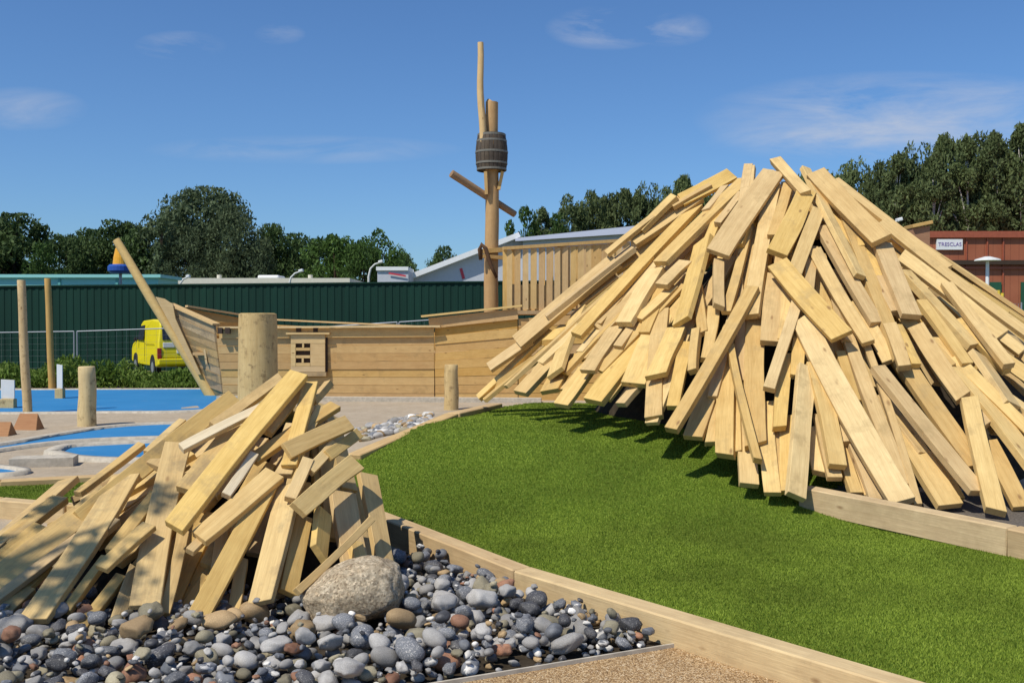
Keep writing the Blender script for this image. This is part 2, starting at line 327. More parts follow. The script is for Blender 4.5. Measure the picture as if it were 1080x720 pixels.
def m_granite():
    m, nt, b = nmat('granite_boulder', 0.9, 0.2); tc = N(nt, 'ShaderNodeTexCoord'); P = tc.outputs['Object']
    n1 = N(nt, 'ShaderNodeTexNoise', Scale=7.0, Detail=8.0, Roughness=0.7); L(nt, P, n1.inputs[0])
    rp = ramp(nt, [(0.32, (0.32,0.235,0.14)), (0.68, (0.60,0.51,0.365))]); L(nt, n1.outputs[0], rp.inputs[0])
    v = N(nt, 'ShaderNodeTexVoronoi', Scale=95.0); L(nt, P, v.inputs[0]); sc_ = N(nt, 'ShaderNodeSeparateColor'); L(nt, v.outputs['Color'], sc_.inputs[0])
    r2 = ramp(nt, [(0.0, (0.45,0.40,0.36)), (0.25, (0.82,0.80,0.77)), (0.75, (1.1,1.1,1.1)), (1.0, (1.55,1.5,1.45))]); L(nt, sc_.outputs[0], r2.inputs[0])
    c = mix(nt, 0.85, rp.outputs[0], r2.outputs[0], 'MULTIPLY')
    n3 = N(nt, 'ShaderNodeTexNoise', Scale=3.0, Detail=9.0, Roughness=0.75); L(nt, P, n3.inputs[0]); r3 = ramp(nt, [(0.55, (0,0,0)), (0.66, (1,1,1))]); L(nt, n3.outputs[0], r3.inputs[0])
    c = mix(nt, math_(nt, 'MULTIPLY', r3.outputs[0], 0.5), c, (0.13,0.10,0.065))
    L(nt, c, b.inputs['Base Color']); n4 = N(nt, 'ShaderNodeTexNoise', Scale=45.0, Detail=6.0, Roughness=0.75); L(nt, P, n4.inputs[0]); bump(nt, b, n4.outputs[0], 0.9, 0.015); return m
M['boulder'] = m_granite()

# ------------------------------------------------------------------ terrain
def S(t): t = max(0.0, min(1.0, t)); return t*t*(3-2*t)
def bump_h(x, y):
    return 0.5*S((y-6.9)/3.3)*S((x+3.5)/3.0)*(1-S((y-12.2)/3.0))*(1-S((x-8)/4))
def T(x, y): return 0.12 + bump_h(x, y)            # top of the turf
def G(x, y): return bump_h(x, y)                   # surrounding ground
xs = sorted(set([-900,-500,-250,-120,-70,-40,-25,-18] + [round(-14+0.3*i, 3) for i in range(94)] + [18,25,40,70,120,250,500,900]))
ys = sorted(set([-60,-20,-5] + [round(0.3*i, 3) for i in range(60)] + [19,21,24,28,33,40,60,100,200,400,900,1600]))
gv = []; gf = []
for y in ys:
    for x in xs:
        z = G(x, y)
        if 12 < y < 20 and abs(x) < 14: z += 0.02*mnoise.noise(Vector((x*0.9, y*0.9, 3)))
        gv.append((x, y, z))
nx = len(xs)
for j in range(len(ys)-1):
    for i in range(nx-1): gf.append((j*nx+i, j*nx+i+1, (j+1)*nx+i+1, (j+1)*nx+i))
tag(mesh('ground', gv, gf, M['ground'], smooth=True), kind='structure')

def poly_sheet(name, pts, z, m, kind='structure', skirt=0.0):
    pts = [Vector((p[0], p[1], z)) for p in pts]
    vs = list(pts); fs = [tuple(range(len(pts)))]
    o = mesh(name, vs, fs, m)
    bm = bmesh.new(); bm.from_mesh(o.data); bmesh.ops.triangulate(bm, faces=bm.faces); 
    for f in bm.faces:
        if f.normal.z < 0: f.normal_flip()
    bm.to_mesh(o.data); bm.free()
    if kind: o['kind'] = kind
    return o
def spline(pts, n=8):
    pts = [Vector(p) for p in pts]; out = []
    P = [pts[0]*2-pts[1]] + pts + [pts[-1]*2-pts[-2]]
    for i in range(1, len(P)-2):
        for k in range(n):
            t = k/n; a, b_, c, d = P[i-1], P[i], P[i+1], P[i+2]
            out.append(0.5*((2*b_) + (c-a)*t + (2*a-5*b_+4*c-d)*t*t + (3*b_-a-3*c+d)*t**3))
    out.append(pts[-1]); return out
def inpoly(x, y, poly):
    c = False; n = len(poly); j = n-1
    for i in range(n):
        xi, yi = poly[i][0], poly[i][1]; xj, yj = poly[j][0], poly[j][1]
        if (yi > y) != (yj > y) and x < (xj-xi)*(y-yi)/(yj-yi)+xi: c = not c
        j = i
    return c

# path (resin gravel) in front, with its thin pale strip against the pebbles
pb0 = Vector((-1.9, 3.62, 0)); pb1 = Vector((0.82, 4.90, 0))
poly_sheet('path', [(-1.9,3.62),(0.82,4.90),(0.88,4.86),(4.2,0.9),(4.2,-3),(-1.9,-3)], 0.008, M['path'])
mb = MB(); mb.beam(pb0+Vector((0,0,0.012)), pb1+Vector((0,0,0.012)), 0.012, 0.03)
tag(mb.build('path_edge_strip', M['kerb']), 'thin pale metal strip between the pebbles and the gravel path', 'edging strip')

# ------------------------------------------------------------------ turf and edging timbers
FR = [(-5.8,8.75),(-4.28,8.28),(-3.57,8.02),(-2.3,7.92),(-1.04,7.5),(0.06,5.90),(0.78,4.98),(1.60,3.98),(2.9,2.40)]
RE = [(-5.8,8.9),(-4.7,9.12),(-3.85,9.45),(-2.6,9.15),(-1.42,8.95),(-0.62,10.5),(-0.18,11.75)]
SE = [(2.27,7.72),(3.22,6.38),(4.3,4.5)]
frs = spline([(a,b,0) for a,b in FR[:5]], 6) + [Vector((a,b,0)) for a,b in FR[5:]]
turf_poly = [(p[0],p[1]) for p in frs] + [(4.5,2.3)] + [(4.3,4.5),(3.22,6.38),(2.27,7.72),(3.2,8.6),(2.6,11.5),(0.4,12.6)] + list(reversed(RE))
def turf_z(x, y): return T(x, y) + 0.012*mnoise.noise(Vector((x*1.1, y*1.1, 0)))
cs = 0.06; x0, x1, y0, y1 = -5.8, 4.6, 2.2, 12.6
nxx = int((x1-x0)/cs)+1; nyy = int((y1-y0)/cs)+1
idx = {}; tv = []; tf = []
def tvid(i, j):
    if (i, j) not in idx:
        x = x0+i*cs; y = y0+j*cs; idx[(i, j)] = len(tv); tv.append((x, y, turf_z(x, y)))
    return idx[(i, j)]
for j in range(nyy-1):
    for i in range(nxx-1):
        if inpoly(x0+(i+.5)*cs, y0+(j+.5)*cs, turf_poly):
            tf.append((tvid(i,j), tvid(i+1,j), tvid(i+1,j+1), tvid(i,j+1)))
tag(mesh('turf', tv, tf, M['turf'], smooth=True), kind='structure')
# blades
cells = [(x0+i*cs, y0+j*cs) for j in range(nyy-1) for i in range(nxx-1) if inpoly(x0+(i+.5)*cs, y0+(j+.5)*cs, turf_poly)]
bx = []
for (cx_, cy_) in cells:
    if abs(cx_) > cy_*0.56+0.3 or cy_ < 3.4: continue
    if (cx_-2.93)**2+(cy_-11)**2 < 1.5**2: continue
    n_ = int(min(105, 3400/(cy_**2)*1.05))
    bx += [(cx_, cy_)]*n_
bx = np.array(bx); nb = len(bx)
pos = bx + rng.random((nb, 2))*cs
gz = np.array([0.0]*nb)
# height by bilinear lookup on a table
tabx = np.arange(x0, x1+cs*2, cs); taby = np.arange(y0, y1+cs*2, cs)
tab = np.array([[turf_z(x, y) for x in tabx] for y in taby])
fi = (pos[:,0]-x0)/cs; fj = (pos[:,1]-y0)/cs; ii = fi.astype(int); jj = fj.astype(int); fu = fi-ii; fw = fj-jj
gz = tab[jj,ii]*(1-fu)*(1-fw)+tab[jj,ii+1]*fu*(1-fw)+tab[jj+1,ii]*(1-fu)*fw+tab[jj+1,ii+1]*fu*fw
ang = rng.random(nb)*2*PI; hh = 0.006+rng.random(nb)*0.009; wd = (0.0018+rng.random(nb)*0.0014)*np.maximum(1, pos[:,1]/6)
lx = (rng.random(nb)-.5)*0.018; ly = (rng.random(nb)-.5)*0.018
v3 = np.zeros((nb, 3, 3))
v3[:,0,0] = pos[:,0]-np.cos(ang)*wd; v3[:,0,1] = pos[:,1]-np.sin(ang)*wd; v3[:,0,2] = gz-0.001
v3[:,1,0] = pos[:,0]+np.cos(ang)*wd; v3[:,1,1] = pos[:,1]+np.sin(ang)*wd; v3[:,1,2] = gz-0.001
v3[:,2,0] = pos[:,0]+lx; v3[:,2,1] = pos[:,1]+ly; v3[:,2,2] = gz+hh
def tri_mesh(name, v, k, m):
    n = len(v)
    me = bpy.data.meshes.new(name); me.vertices.add(n*k); me.vertices.foreach_set('co', v.reshape(-1))
    me.loops.add(n*k); me.loops.foreach_set('vertex_index', np.arange(n*k, dtype=np.int32))
    me.polygons.add(n); me.polygons.foreach_set('loop_start', np.arange(0, n*k, k, dtype=np.int32)); 
    try: me.polygons.foreach_set('loop_total', np.full(n, k, dtype=np.int32))
    except Exception: pass
    me.materials.append(m); me.update(calc_edges=True); me.validate()
    o = bpy.data.objects.new(name, me); C.objects.link(o); return o
tag(tri_mesh('turf_grass', v3, 3, M['blade']), 'short green artificial grass blades covering the sloping fairway', 'artificial grass', kind='stuff')

def board_obj(name, p0, p1, nrm, w, t, mat, seed=0, parent=None, bend=0.0, cut0=0.0, cut1=0.0, ch=0.003, nseg=6, taper=0.0, wane=0.0):
    """a sawn board: chamfered section, slight bow and twist, skewed end cuts; local X along the board, Z = face normal"""
    p0 = Vector(p0); p1 = Vector(p1); d = p1-p0; Ln = d.length; d.normalize(); nrm = Vector(nrm)
    n = (nrm-d*nrm.dot(d)).normalized(); sd = n.cross(d)
    mat4 = Matrix((d, sd, n)).transposed().to_4x4(); mat4.translation = (p0+p1)/2
    rg = random.Random(seed); tw = rg.uniform(-0.05, 0.05); sb = rg.uniform(-1, 1)*0.012*Ln
    vs = []; fs = []; a, b_ = w/2, t/2; c = min(ch, t*0.2)
    prof = [(-a+c,-b_),(a-c,-b_),(a,-b_+c),(a,b_-c),(a-c,b_),(-a+c,b_),(-a,b_-c),(-a,-b_+c)]
    K = []; 
    for i in range(nseg+1): K.append((i/nseg, 1.0))
    K = [(0.0, 0.0)] + [((c/Ln) if i == 0 else (1-c/Ln if i == nseg else i/nseg), 1.0) for i in range(nseg+1)] + [(1.0, 0.0)]
    for (s_, full) in K:
        bow = bend*4*s_*(1-s_); sbo = sb*4*s_*(1-s_); th = tw*(s_-.5)*2
        wv = 1 - taper*s_ + 0.018*math.sin(s_*7+seed)
        for (yy, zz) in prof:
            y_ = yy*wv; z_ = zz
            if full == 0.0:
                y_ = (abs(y_)-c)*(1 if y_ > 0 else -1) if abs(y_) > c else y_; z_ = (abs(z_)-c)*(1 if z_ > 0 else -1) if abs(z_) > b_-c*0.5 else z_
            xx = (s_-.5)*Ln
            if s_ < 0.02: xx += y_*cut0
            if s_ > 0.98: xx += y_*cut1
            if wane and yy > 0: y_ -= wane*w*max(0, math.sin(s_*5+seed*1.7))*0.5
            vs.append((xx, y_*math.cos(th)-z_*math.sin(th)+sbo, y_*math.sin(th)+z_*math.cos(th)+bow))
    m_ = len(K)
    for i in range(m_-1):
        for j in range(8):
            fs.append((i*8+j, i*8+(j+1)%8, (i+1)*8+(j+1)%8, (i+1)*8+j))
    fs.append(tuple(reversed(range(8)))); fs.append(tuple((m_-1)*8+j for j in range(8)))
    o = mesh(name, vs, [tuple(reversed(f)) for f in fs] if False else fs, mat, parent)
    bm = bmesh.new(); bm.from_mesh(o.data); bmesh.ops.recalc_face_normals(bm, faces=bm.faces); bm.to_mesh(o.data); bm.free()
    o.matrix_world = mat4
    return o

def timber(p0, p1, top0, top1, w, h, label, group, seed):
    a = Vector((p0[0], p0[1], top0-h/2)); b = Vector((p1[0], p1[1], top1-h/2))
    d = (b-a).normalized()*0.004
    o = board_obj('edging_timber', a+d, b-d, (0,0,1), w, h, M['timber'], seed, ch=0.008, nseg=8)
    return tag(o, label, 'timber edging', group)
g1 = 'timbers edging the green turf'
FT = [frs[0], frs[6], frs[14]] + [Vector((a,b,0)) for a,b in FR[4:]]
FT = [Vector((a,b,0)) for a,b in FR[:6]] + [Vector((1.60,3.98,0)), Vector((2.9,2.4,0))]
fl = ['front edging timber at the left frame edge beside green turf', 'short front edging timber just left of the small board heap', 'front edging timber running behind the left boards of the small heap', 'front edging timber hidden behind the middle of the small heap',
      'edging timber between pebbles and turf, emerging right of the small board heap', 'long edging timber between gravel path and turf, nearest the camera', 'edging timber leaving the frame at the bottom right']
for i in range(7):
    if i in (6,): continue
    p, q = FT[i], FT[i+1]
    if i == 5: q = Vector((2.9, 2.42, 0))
    timber(p, q, T(p.x,p.y)+0.03, T(q.x,q.y)+0.03, 0.135, 0.20, fl[i], g1, 40+i)
RT = [Vector((a,b,0)) for a,b in RE]
rl = ['rear edging timber at the far left frame edge', 'rear edging timber beside the small bit of turf at left', 'rear edging timber just left of the small heap, below the blue oval', 'rear edging timber behind the small heap',
      'broad pale timber rising along the turf towards the large heap', 'short end timber of the rear edging at the tip of the large heap']
for i in range(6):
    p, q = RT[i], RT[i+1]
    timber(p, q, T(p.x,p.y)+0.05, T(q.x,q.y)+0.05, 0.15, 0.26, rl[i], g1, 60+i)
timber((2.27,7.72), (3.22,6.38), 0.345, 0.30, 0.14, 0.19, 'edging timber along the foot of the large board heap at right', g1, 71)
timber((3.22,6.38), (4.3,4.5), 0.30, 0.27, 0.14, 0.19, 'edging timber continuing past the right frame edge below the large heap', g1, 72)
# ground behind the right timber
gp = []
o = mesh('gravel_bank', *(lambda: ([(x, y, 0.20+0.02*mnoise.noise(Vector((x*5,y*5,0)))) for y in np.arange(4.2,9.01,0.2) for x in np.arange(0,5.01,0.25)], 
    [(j*21+i, j*21+i+1, (j+1)*21+i+1, (j+1)*21+i) for j in range(24) for i in range(20)]))(), simple('grey_grit', (0.13,0.11,0.09), 0.95, 0.1, 0.5, 60), smooth=True)
# keep only the side behind the timber
bm = bmesh.new(); bm.from_mesh(o.data)
def side(p): 
    a, b = (Vector((2.27,7.72,0)), Vector((4.3,4.5,0))); return (b.x-a.x)*(p.y-a.y)-(b.y-a.y)*(p.x-a.x)
bmesh.ops.delete(bm, geom=[f for f in bm.faces if side(f.calc_center_median()) < 0.85 or (f.calc_center_median().x < 2.4)], context='FACES')
bm.to_mesh(o.data); bm.free(); o['kind'] = 'structure'

# ------------------------------------------------------------------ heaps
def ang_interp(tab, a):
    a = math.degrees(a) % 360; ks = sorted(tab); 
    for i in range(len(ks)):
        k0 = ks[i]; k1 = ks[(i+1) % len(ks)] + (360 if i == len(ks)-1 else 0)
        aa = a if a >= ks[0] else a+360
        if k0 <= aa <= k1:
            t = (aa-k0)/(k1-k0); t = t*t*(3-2*t); return tab[ks[i]]*(1-t)+tab[ks[(i+1) % len(ks)]]*t
    return tab[ks[0]]
class Heap:
    def __init__(s, cx, cy, top, tab, pl): s.c = (cx, cy); s.top = top; s.tab = tab; s.pl = pl
    def h(s, x, y):
        dx, dy = x-s.c[0], y-s.c[1]; r = math.hypot(dx, dy); k = ang_interp(s.tab, math.atan2(dy, dx))
        return s.top - k*(math.sqrt(r*r+s.pl*s.pl)-s.pl)
    def n(s, x, y):
        e = 0.03; v = Vector((-(s.h(x+e,y)-s.h(x-e,y))/(2*e), -(s.h(x,y+e)-s.h(x,y-e))/(2*e), 1)); return v.normalized()
    def hit(s, px_, py_, off):
        d = ray(px_, py_); o = Vector((0,0,CZ)); best = None; t = s.c[1]-4.5; prev = None
        while t < s.c[1]+1.2:
            p = o+d*t; f = (p.z - s.h(p.x, p.y))*s.n(p.x, p.y).z - off
            if prev is not None and prev > 0 >= f:
                return o + d*(t-0.03*(-f)/(prev-f) if prev != f else t)
            if best is None or f < best[0]: best = (f, p.copy())
            prev = f; t += 0.03
        return best[1]
big = Heap(2.93, 11.0, 3.20, {0:.70, 45:.80, 90:.9, 140:.9, 180:.86, 230:.98, 270:.955, 315:.90}, 0.35)
small = Heap(-1.36, 6.92, 1.14, {0:1.5, 45:1.2, 90:.95, 135:.62, 180:.47, 225:.56, 270:.82, 310:1.25}, 0.12)
# upper end, lower end, width in photo pixels, layer(s); material key
BIG = [
(668,262,576,334,23,2),(650,275,546,362,22,0),(560,358,516,388,14,0),(580,348,505,420,10,1),(567,378,520,410,9,1),(590,370,549,415,22,1),
(612,326,586,394,22,2.5),(602,375,580,413,22,0),(620,388,592,428,20,1),(736,217,608,354,14,4),(651,292,612,322,13,3),(596,345,578,361,12,2),
(697,254,650,284,14,3),(652,345,620,392,19,3),(693,285,659,342,22,4),(668,315,630,347,12,1.5),(672,340,652,367,11,2.5),(690,340,626,424,25,1),
(699,330,668,406,28,1.4),(675,404,655,427,14,0.3),(738,207,668,256,16,4),(772,184,718,212,15,5),(712,207,676,243,13,3),(690,228,640,268,9,2),
(748,194,708,217,14,4),(765,198,745,223,10,5),(787,190,697,278,21,5),(724,277,698,302,17,5),(742,254,719,340,27,5.6),(816,182,757,268,25,7.5),
(758,275,758,324,14,6),(816,197,792,334,20,5),(794,304,708,454,17,7.5),(790,238,766,330,12,4),(712,303,674,338,13,3),(668,298,632,343,9,2),
(782,205,757,237,9,5.5),(793,177,789,218,10,6),(714,347,692,397,22,4.5),(698,328,690,441,21,2),(735,348,731,392,12,5.2),(724,362,710,430,17,3),
(762,370,731,462,23,2),(768,385,749,468,13,1),(768,380,765,481,23,2.4),(770,364,799,486,11,5),(798,335,797,470,26,2.6),(783,420,790,512,24,1),
(753,325,745,380,16,4),(845,305,811,411,15,6),(818,169,850,205,12,8),(790,175,783,228,12,6.4),(813,181,795,202,9,6.5),(832,195,815,250,14,5.5),
(851,202,819,268,25,8),(863,222,838,288,18,7),(849,178,907,292,13,7),(860,183,930,254,21,9),(880,191,1000,284,11,5),(930,234,1090,357,13,5.5),
(886,215,951,380,16,6),(866,240,925,342,15,5.5),(859,264,916,362,16,6.5),(820,278,888,355,25,8.4),(819,292,812,362,24,4),(857,262,852,312,15,5),
(930,258,961,334,20,7.5),(903,248,941,312,18,4.5),(950,270,1057,354,17,6),(998,300,1064,386,13,8),(953,287,1026,366,16,5.5),(971,318,1020,385,13,6.6),
(1011,338,1062,392,11,5.5),(903,318,938,382,15,4.4),(953,335,1002,388,14,5.4),(946,344,966,386,11,6),(925,293,945,330,13,5.6),(1064,355,1092,386,20,5),
(925,388,1032,520,18,7),(950,378,1030,492,22,5.4),(938,343,954,388,16,7.4),(966,345,1016,420,18,6.6),(984,358,1092,494,23,5.4),(1022,421,1050,540,21,8.6),
(1006,378,1092,462,14,6.4),(1030,374,1067,428,25,6.4),(1040,366,1092,402,15,5.4),(944,440,1002,534,28,2.6),(846,337,953,530,29,6),(893,352,955,512,17,4.6),
(905,342,968,533,10,5),(1042,466,1078,536,19,3),(984,478,1010,527,15,1.4),(851,388,839,524,27,5),(859,385,888,514,24,4.6),(808,425,815,521,21,2),
(857,452,866,520,18,1),(829,375,822,452,19,3.4),(898,468,917,524,15,1.2),(868,398,894,468,21,2.2),(845,345,840,398,17,3.6),(886,372,902,424,13,4),
(1035,400,1092,440,13,5),(1060,420,1095,470,18,5),(1020,330,1078,372,12,5.6),(930,420,975,480,20,2),(700,300,680,352,15,2.4),(735,300,742,352,14,3.8),
(775,330,752,420,15,2.6),(832,300,826,360,18,4),(880,300,895,362,16,4),(760,225,745,262,13,4.4),(905,395,930,470,18,2.6),(1000,395,1040,450,16,4.4),
(870,208,905,262,14,4.6),(795,212,778,260,14,4.6),(866,440,884,519,20,2.4),(898,462,925,529,20,2.2),(884,470,903,522,16,1.4),(830,440,829,519,18,2),(776,420,778,478,16,1.4),(912,440,945,528,18,3),(820,455,822,505,16,1.2),(838,225,830,262,15,5),
]
SMALL = [
(73,507,-18,588,25,4),(88,543,-22,628,29,5),(84,566,-14,640,15,4),(133,503,36,655,32,5.5),(247,419,84,548,20,4),(150,469,82,521,13,3),
(158,554,107,600,20,8),(188,468,153,640,34,6.4),(193,562,173,648,17,4.4),(112,588,70,645,12,3.4),(166,520,118,582,17,4.2),(128,608,84,665,15,3),
(143,600,122,660,19,3.2),(48,600,-4,652,17,2.4),(316,395,184,557,27,9.6),(296,399,225,450,13,5.6),(280,429,191,473,12,8.8,'w'),(250,450,196,518,25,6.6),
(268,479,238,523,13,8.6,'w'),(328,404,305,492,21,7.4),(320,406,282,457,13,5.6),(347,404,330,424,11,3.6),(354,428,266,486,16,6.4),(368,446,302,476,22,9.4),
(378,457,345,481,16,7),(352,468,326,497,15,7.4),(325,485,306,527,17,8.4),(375,488,314,538,28,11),(306,512,275,636,37,7.2),(320,545,303,626,25,5.2),
(341,540,336,584,25,7.6),(361,520,376,602,30,6.2),(387,501,406,602,23,7),(392,547,313,624,12,11),(374,572,384,612,19,8),(290,500,210,568,28,8.4),
(285,508,206,656,26,7.6),(224,558,200,582,13,7.8),(316,470,298,502,21,6.4),(193,444,155,478,10,3.4),(236,560,226,640,18,4),(262,440,228,480,14,5),
(20,580,-20,620,20,3.2),(45,556,-16,606,22,3.4),(64,526,4,574,20,3.2),(112,520,44,580,22,4),(120,548,66,600,20,3.6),(30,620,-14,662,20,3),(215,440,160,492,16,3.4),(338,430,316,470,14,5.4),(62,640,20,672,15,2.4),(256,590,247,648,17,4),
]
ORD = ['','first','second','third','fourth','fifth','sixth','seventh','eighth','ninth','tenth','eleventh','twelfth','thirteenth','fourteenth','fifteenth','sixteenth','seventeenth','eighteenth','nineteenth','twentieth']
TEN = {2:'twenty',3:'thirty',4:'forty',5:'fifty',6:'sixty'}
def ordw(n):
    if n <= 20: return ORD[n]
    t, u = divmod(n, 10)
    return (TEN[t][:-1]+'ieth') if u == 0 else TEN[t]+'-'+ORD[u]
def side2(p):
    a, b = (2.27,7.72), (3.22,6.38)
    return ((b[0]-a[0])*(p[1]-a[1])-(b[1]-a[1])*(p[0]-a[0]))/math.hypot(b[0]-a[0], b[1]-a[1])
def do_heap(heap, data, hname, rows, group, mat, lay=0.036, base=0.0):
    L_ = []
    for k, e in enumerate(data):
        xa, ya, xb, yb, w, l = e[:6]; rg = random.Random(k*13+5)
        pa = heap.hit(xa, ya, base+(l-0.6)*lay); pb = heap.hit(xb, yb, base+(l+0.5)*lay)
        Y = (pa.y+pb.y)/2; wm = w*1.0*Y/F
        if heap is big:
            for _ in range(60):
                if pb.x > 2.33 and side2(pb) < 0.11 and pb.z < 0.62: pb = pb + (pa-pb)*0.015
                elif pb.z < T(pb.x, pb.y)-0.01: pb = pb + (pa-pb)*0.015
                else: break
        mid = (pa+pb)/2; n = heap.n(mid.x, mid.y); d = (pb-pa).normalized()
        vd = (Vector((0,0,CZ))-mid).normalized(); n = (n-d*n.dot(d)).normalized(); vp_ = (vd-d*vd.dot(d)).normalized()
        if n.dot(vp_) < 0: n = (n-vp_*n.dot(vp_)*1.1).normalized()
        k_ = 0.65 if n.dot(vp_) < 0.5 else 0.10
        n = (n + vp_*k_).normalized(); wm = min(max(wm-0.014, 0.05)*0.88/max(0.80, n.dot(vp_)), 0.235 if heap is big else 0.165)
        # tip the face a little towards straight up / random roll
        d = (pb-pa).normalized(); n = (Matrix.Rotation(R(rg.choice([rg.uniform(-15, 15), rg.uniform(-15, 15), rg.uniform(-34, 34)])), 3, d) @ n)
        t = rg.uniform(0.050, 0.072) if heap is big else rg.uniform(0.034, 0.05)
        m = M['boardw'] if len(e) > 6 else mat(k, mid)
        o = board_obj('wooden_board', pa, pb, n, wm, t, m, k*7+3, bend=rg.uniform(-0.006, 0.01)*(pb-pa).length, cut0=rg.choice([0,0,rg.uniform(-.5,.5)]), cut1=rg.choice([0,0,0,rg.uniform(-.45,.45)]), nseg=7, taper=rg.choice([0,0,0,.12]), wane=rg.choice([0,0,0,.12]))
        L_.append((o, (pb-pa).length, wm, xa-xb, ya-yb, xb, yb))
    lens = sorted(a[1] for a in L_); wds = sorted(a[2] for a in L_)
    def q(v, s_): return sum(1 for i in s_ if i < v)/len(s_)
    for ri, (rname, test) in enumerate(rows):
        grp = sorted([a for a in L_ if test(a[5], a[6]) and 'label' not in a[0]], key=lambda a: a[5])
        for i, a in enumerate(grp):
            ln = 'long' if q(a[1], lens) > .66 else ('short' if q(a[1], lens) < .33 else 'middling')
            wd_ = 'wide ' if q(a[2], wds) > .66 else ('narrow ' if q(a[2], wds) < .33 else '')
            an = math.degrees(math.atan2(a[3], -a[4]))
            le = 'slanting left' if an > 14 else ('slanting right' if an < -14 else 'almost upright')
            pos_ = 'leftmost' if i == 0 else ('rightmost' if i == len(grp)-1 else f'{ordw(i+1)} from left')
            tag(a[0], f'{ln} {wd_}board {le}, {pos_} {rname}', 'board', group)
    return L_
gb = 'boards of the large heap'; gs = 'boards of the small heap'
rows_big = [('along the large heap crest', lambda x, y: y < 262), ("in the large heap's upper row", lambda x, y: y < 345), ("in the large heap's middle row", lambda x, y: y < 425), ("in the large heap's bottom row", lambda x, y: True)]
rows_small = [("atop the small heap", lambda x, y: y < 487), ("halfway down the small heap", lambda x, y: y < 590), ("at the small heap's foot", lambda x, y: True)]
LB = do_heap(big, BIG, 'big', rows_big, gb, lambda k, p: M['board'], base=0.02)
LS = do_heap(small, SMALL, 'small', rows_small, gs, lambda k, p: M['board2'] if (p.x < -1.75 or k % 4 == 0) else M['board'], lay=0.031)
# the boards underneath, which show in the gaps
def filler(heap, n, r0, r1, a0, a1, off, w, group, label, mat, seed, zmin):
    rg = random.Random(seed)
    for i in range(n):
        a = R(a0 + (a1-a0)*((i+rg.uniform(-.4,.4))/n)); r = rg.uniform(r0, r1); ln = rg.uniform(0.9, 1.7)*(1 if heap is big else 0.55)
        da = R(rg.uniform(-12, 12)); c = heap.c
        pa = Vector((c[0]+math.cos(a)*r, c[1]+math.sin(a)*r, 0)); rb = r+ln*0.75; pb = Vector((c[0]+math.cos(a+da*0.6)*rb, c[1]+math.sin(a+da*0.6)*rb, 0))
        o_ = rg.uniform(*off)
        for p in (pa, pb): p.z = heap.h(p.x, p.y)+o_*1.3
        if pb.z < zmin(pb.x, pb.y):
            t = (pa.z-zmin(pb.x,pb.y))/(pa.z-pb.z); 
            if t < 0.25: continue
            pb = pa+(pb-pa)*t
        mid = (pa+pb)/2; nn = Matrix.Rotation(R(rg.uniform(-12,12)), 3, (pb-pa).normalized()) @ heap.n(mid.x, mid.y)
        o = board_obj('wooden_board', pa, pb, nn, rg.uniform(*w), 0.045, mat, i*5+seed, nseg=3)
        tag(o, label, 'board', group)
filler(big, 32, 0.25, 0.8, -185, 10, (-0.02,0.06), (0.10,0.15), gb, 'board half buried beneath the outer boards of the large heap', M['board'], 1, lambda x, y: T(x,y)-0.02)
filler(big, 62, 1.0, 2.0, -188, 12, (0.0,0.10), (0.10,0.16), gb, 'board half buried beneath the outer boards of the large heap', M['board'], 2, lambda x, y: T(x,y)+0.05)
filler(big, 12, 0.4, 2.0, 8, 175, (-0.02, 0.08), (0.18,0.24), gb, 'board half buried beneath the outer boards of the large heap', M['board'], 3, lambda x, y: T(x,y)+0.05)
filler(small, 40, 0.15, 0.85, -215, -48, (-0.05,0.03), (0.09,0.14), gs, 'board half buried beneath the outer boards of the small heap', M['board2'], 4, lambda x, y: 0.02)
filler(small, 22, 0.8, 1.5, -200, -100, (-0.07,-0.01), (0.10,0.15), gs, 'board half buried beneath the outer boards of the small heap', M['board2'], 5, lambda x, y: 0.02)
# earth cores that carry the boards
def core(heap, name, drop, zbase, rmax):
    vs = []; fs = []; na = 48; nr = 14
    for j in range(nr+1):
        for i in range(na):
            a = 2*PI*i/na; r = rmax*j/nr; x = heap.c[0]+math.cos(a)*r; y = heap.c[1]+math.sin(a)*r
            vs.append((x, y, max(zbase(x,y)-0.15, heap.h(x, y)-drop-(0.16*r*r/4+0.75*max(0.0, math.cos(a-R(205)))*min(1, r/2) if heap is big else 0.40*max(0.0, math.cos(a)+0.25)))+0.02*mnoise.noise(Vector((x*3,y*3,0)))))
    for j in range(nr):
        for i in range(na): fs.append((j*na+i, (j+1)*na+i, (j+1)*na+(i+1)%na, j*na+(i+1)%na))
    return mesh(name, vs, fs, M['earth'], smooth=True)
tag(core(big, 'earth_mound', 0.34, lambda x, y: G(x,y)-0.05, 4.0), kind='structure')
tag(core(small, 'earth_mound', 0.17, lambda x, y: 0.0, 2.6), kind='structure')

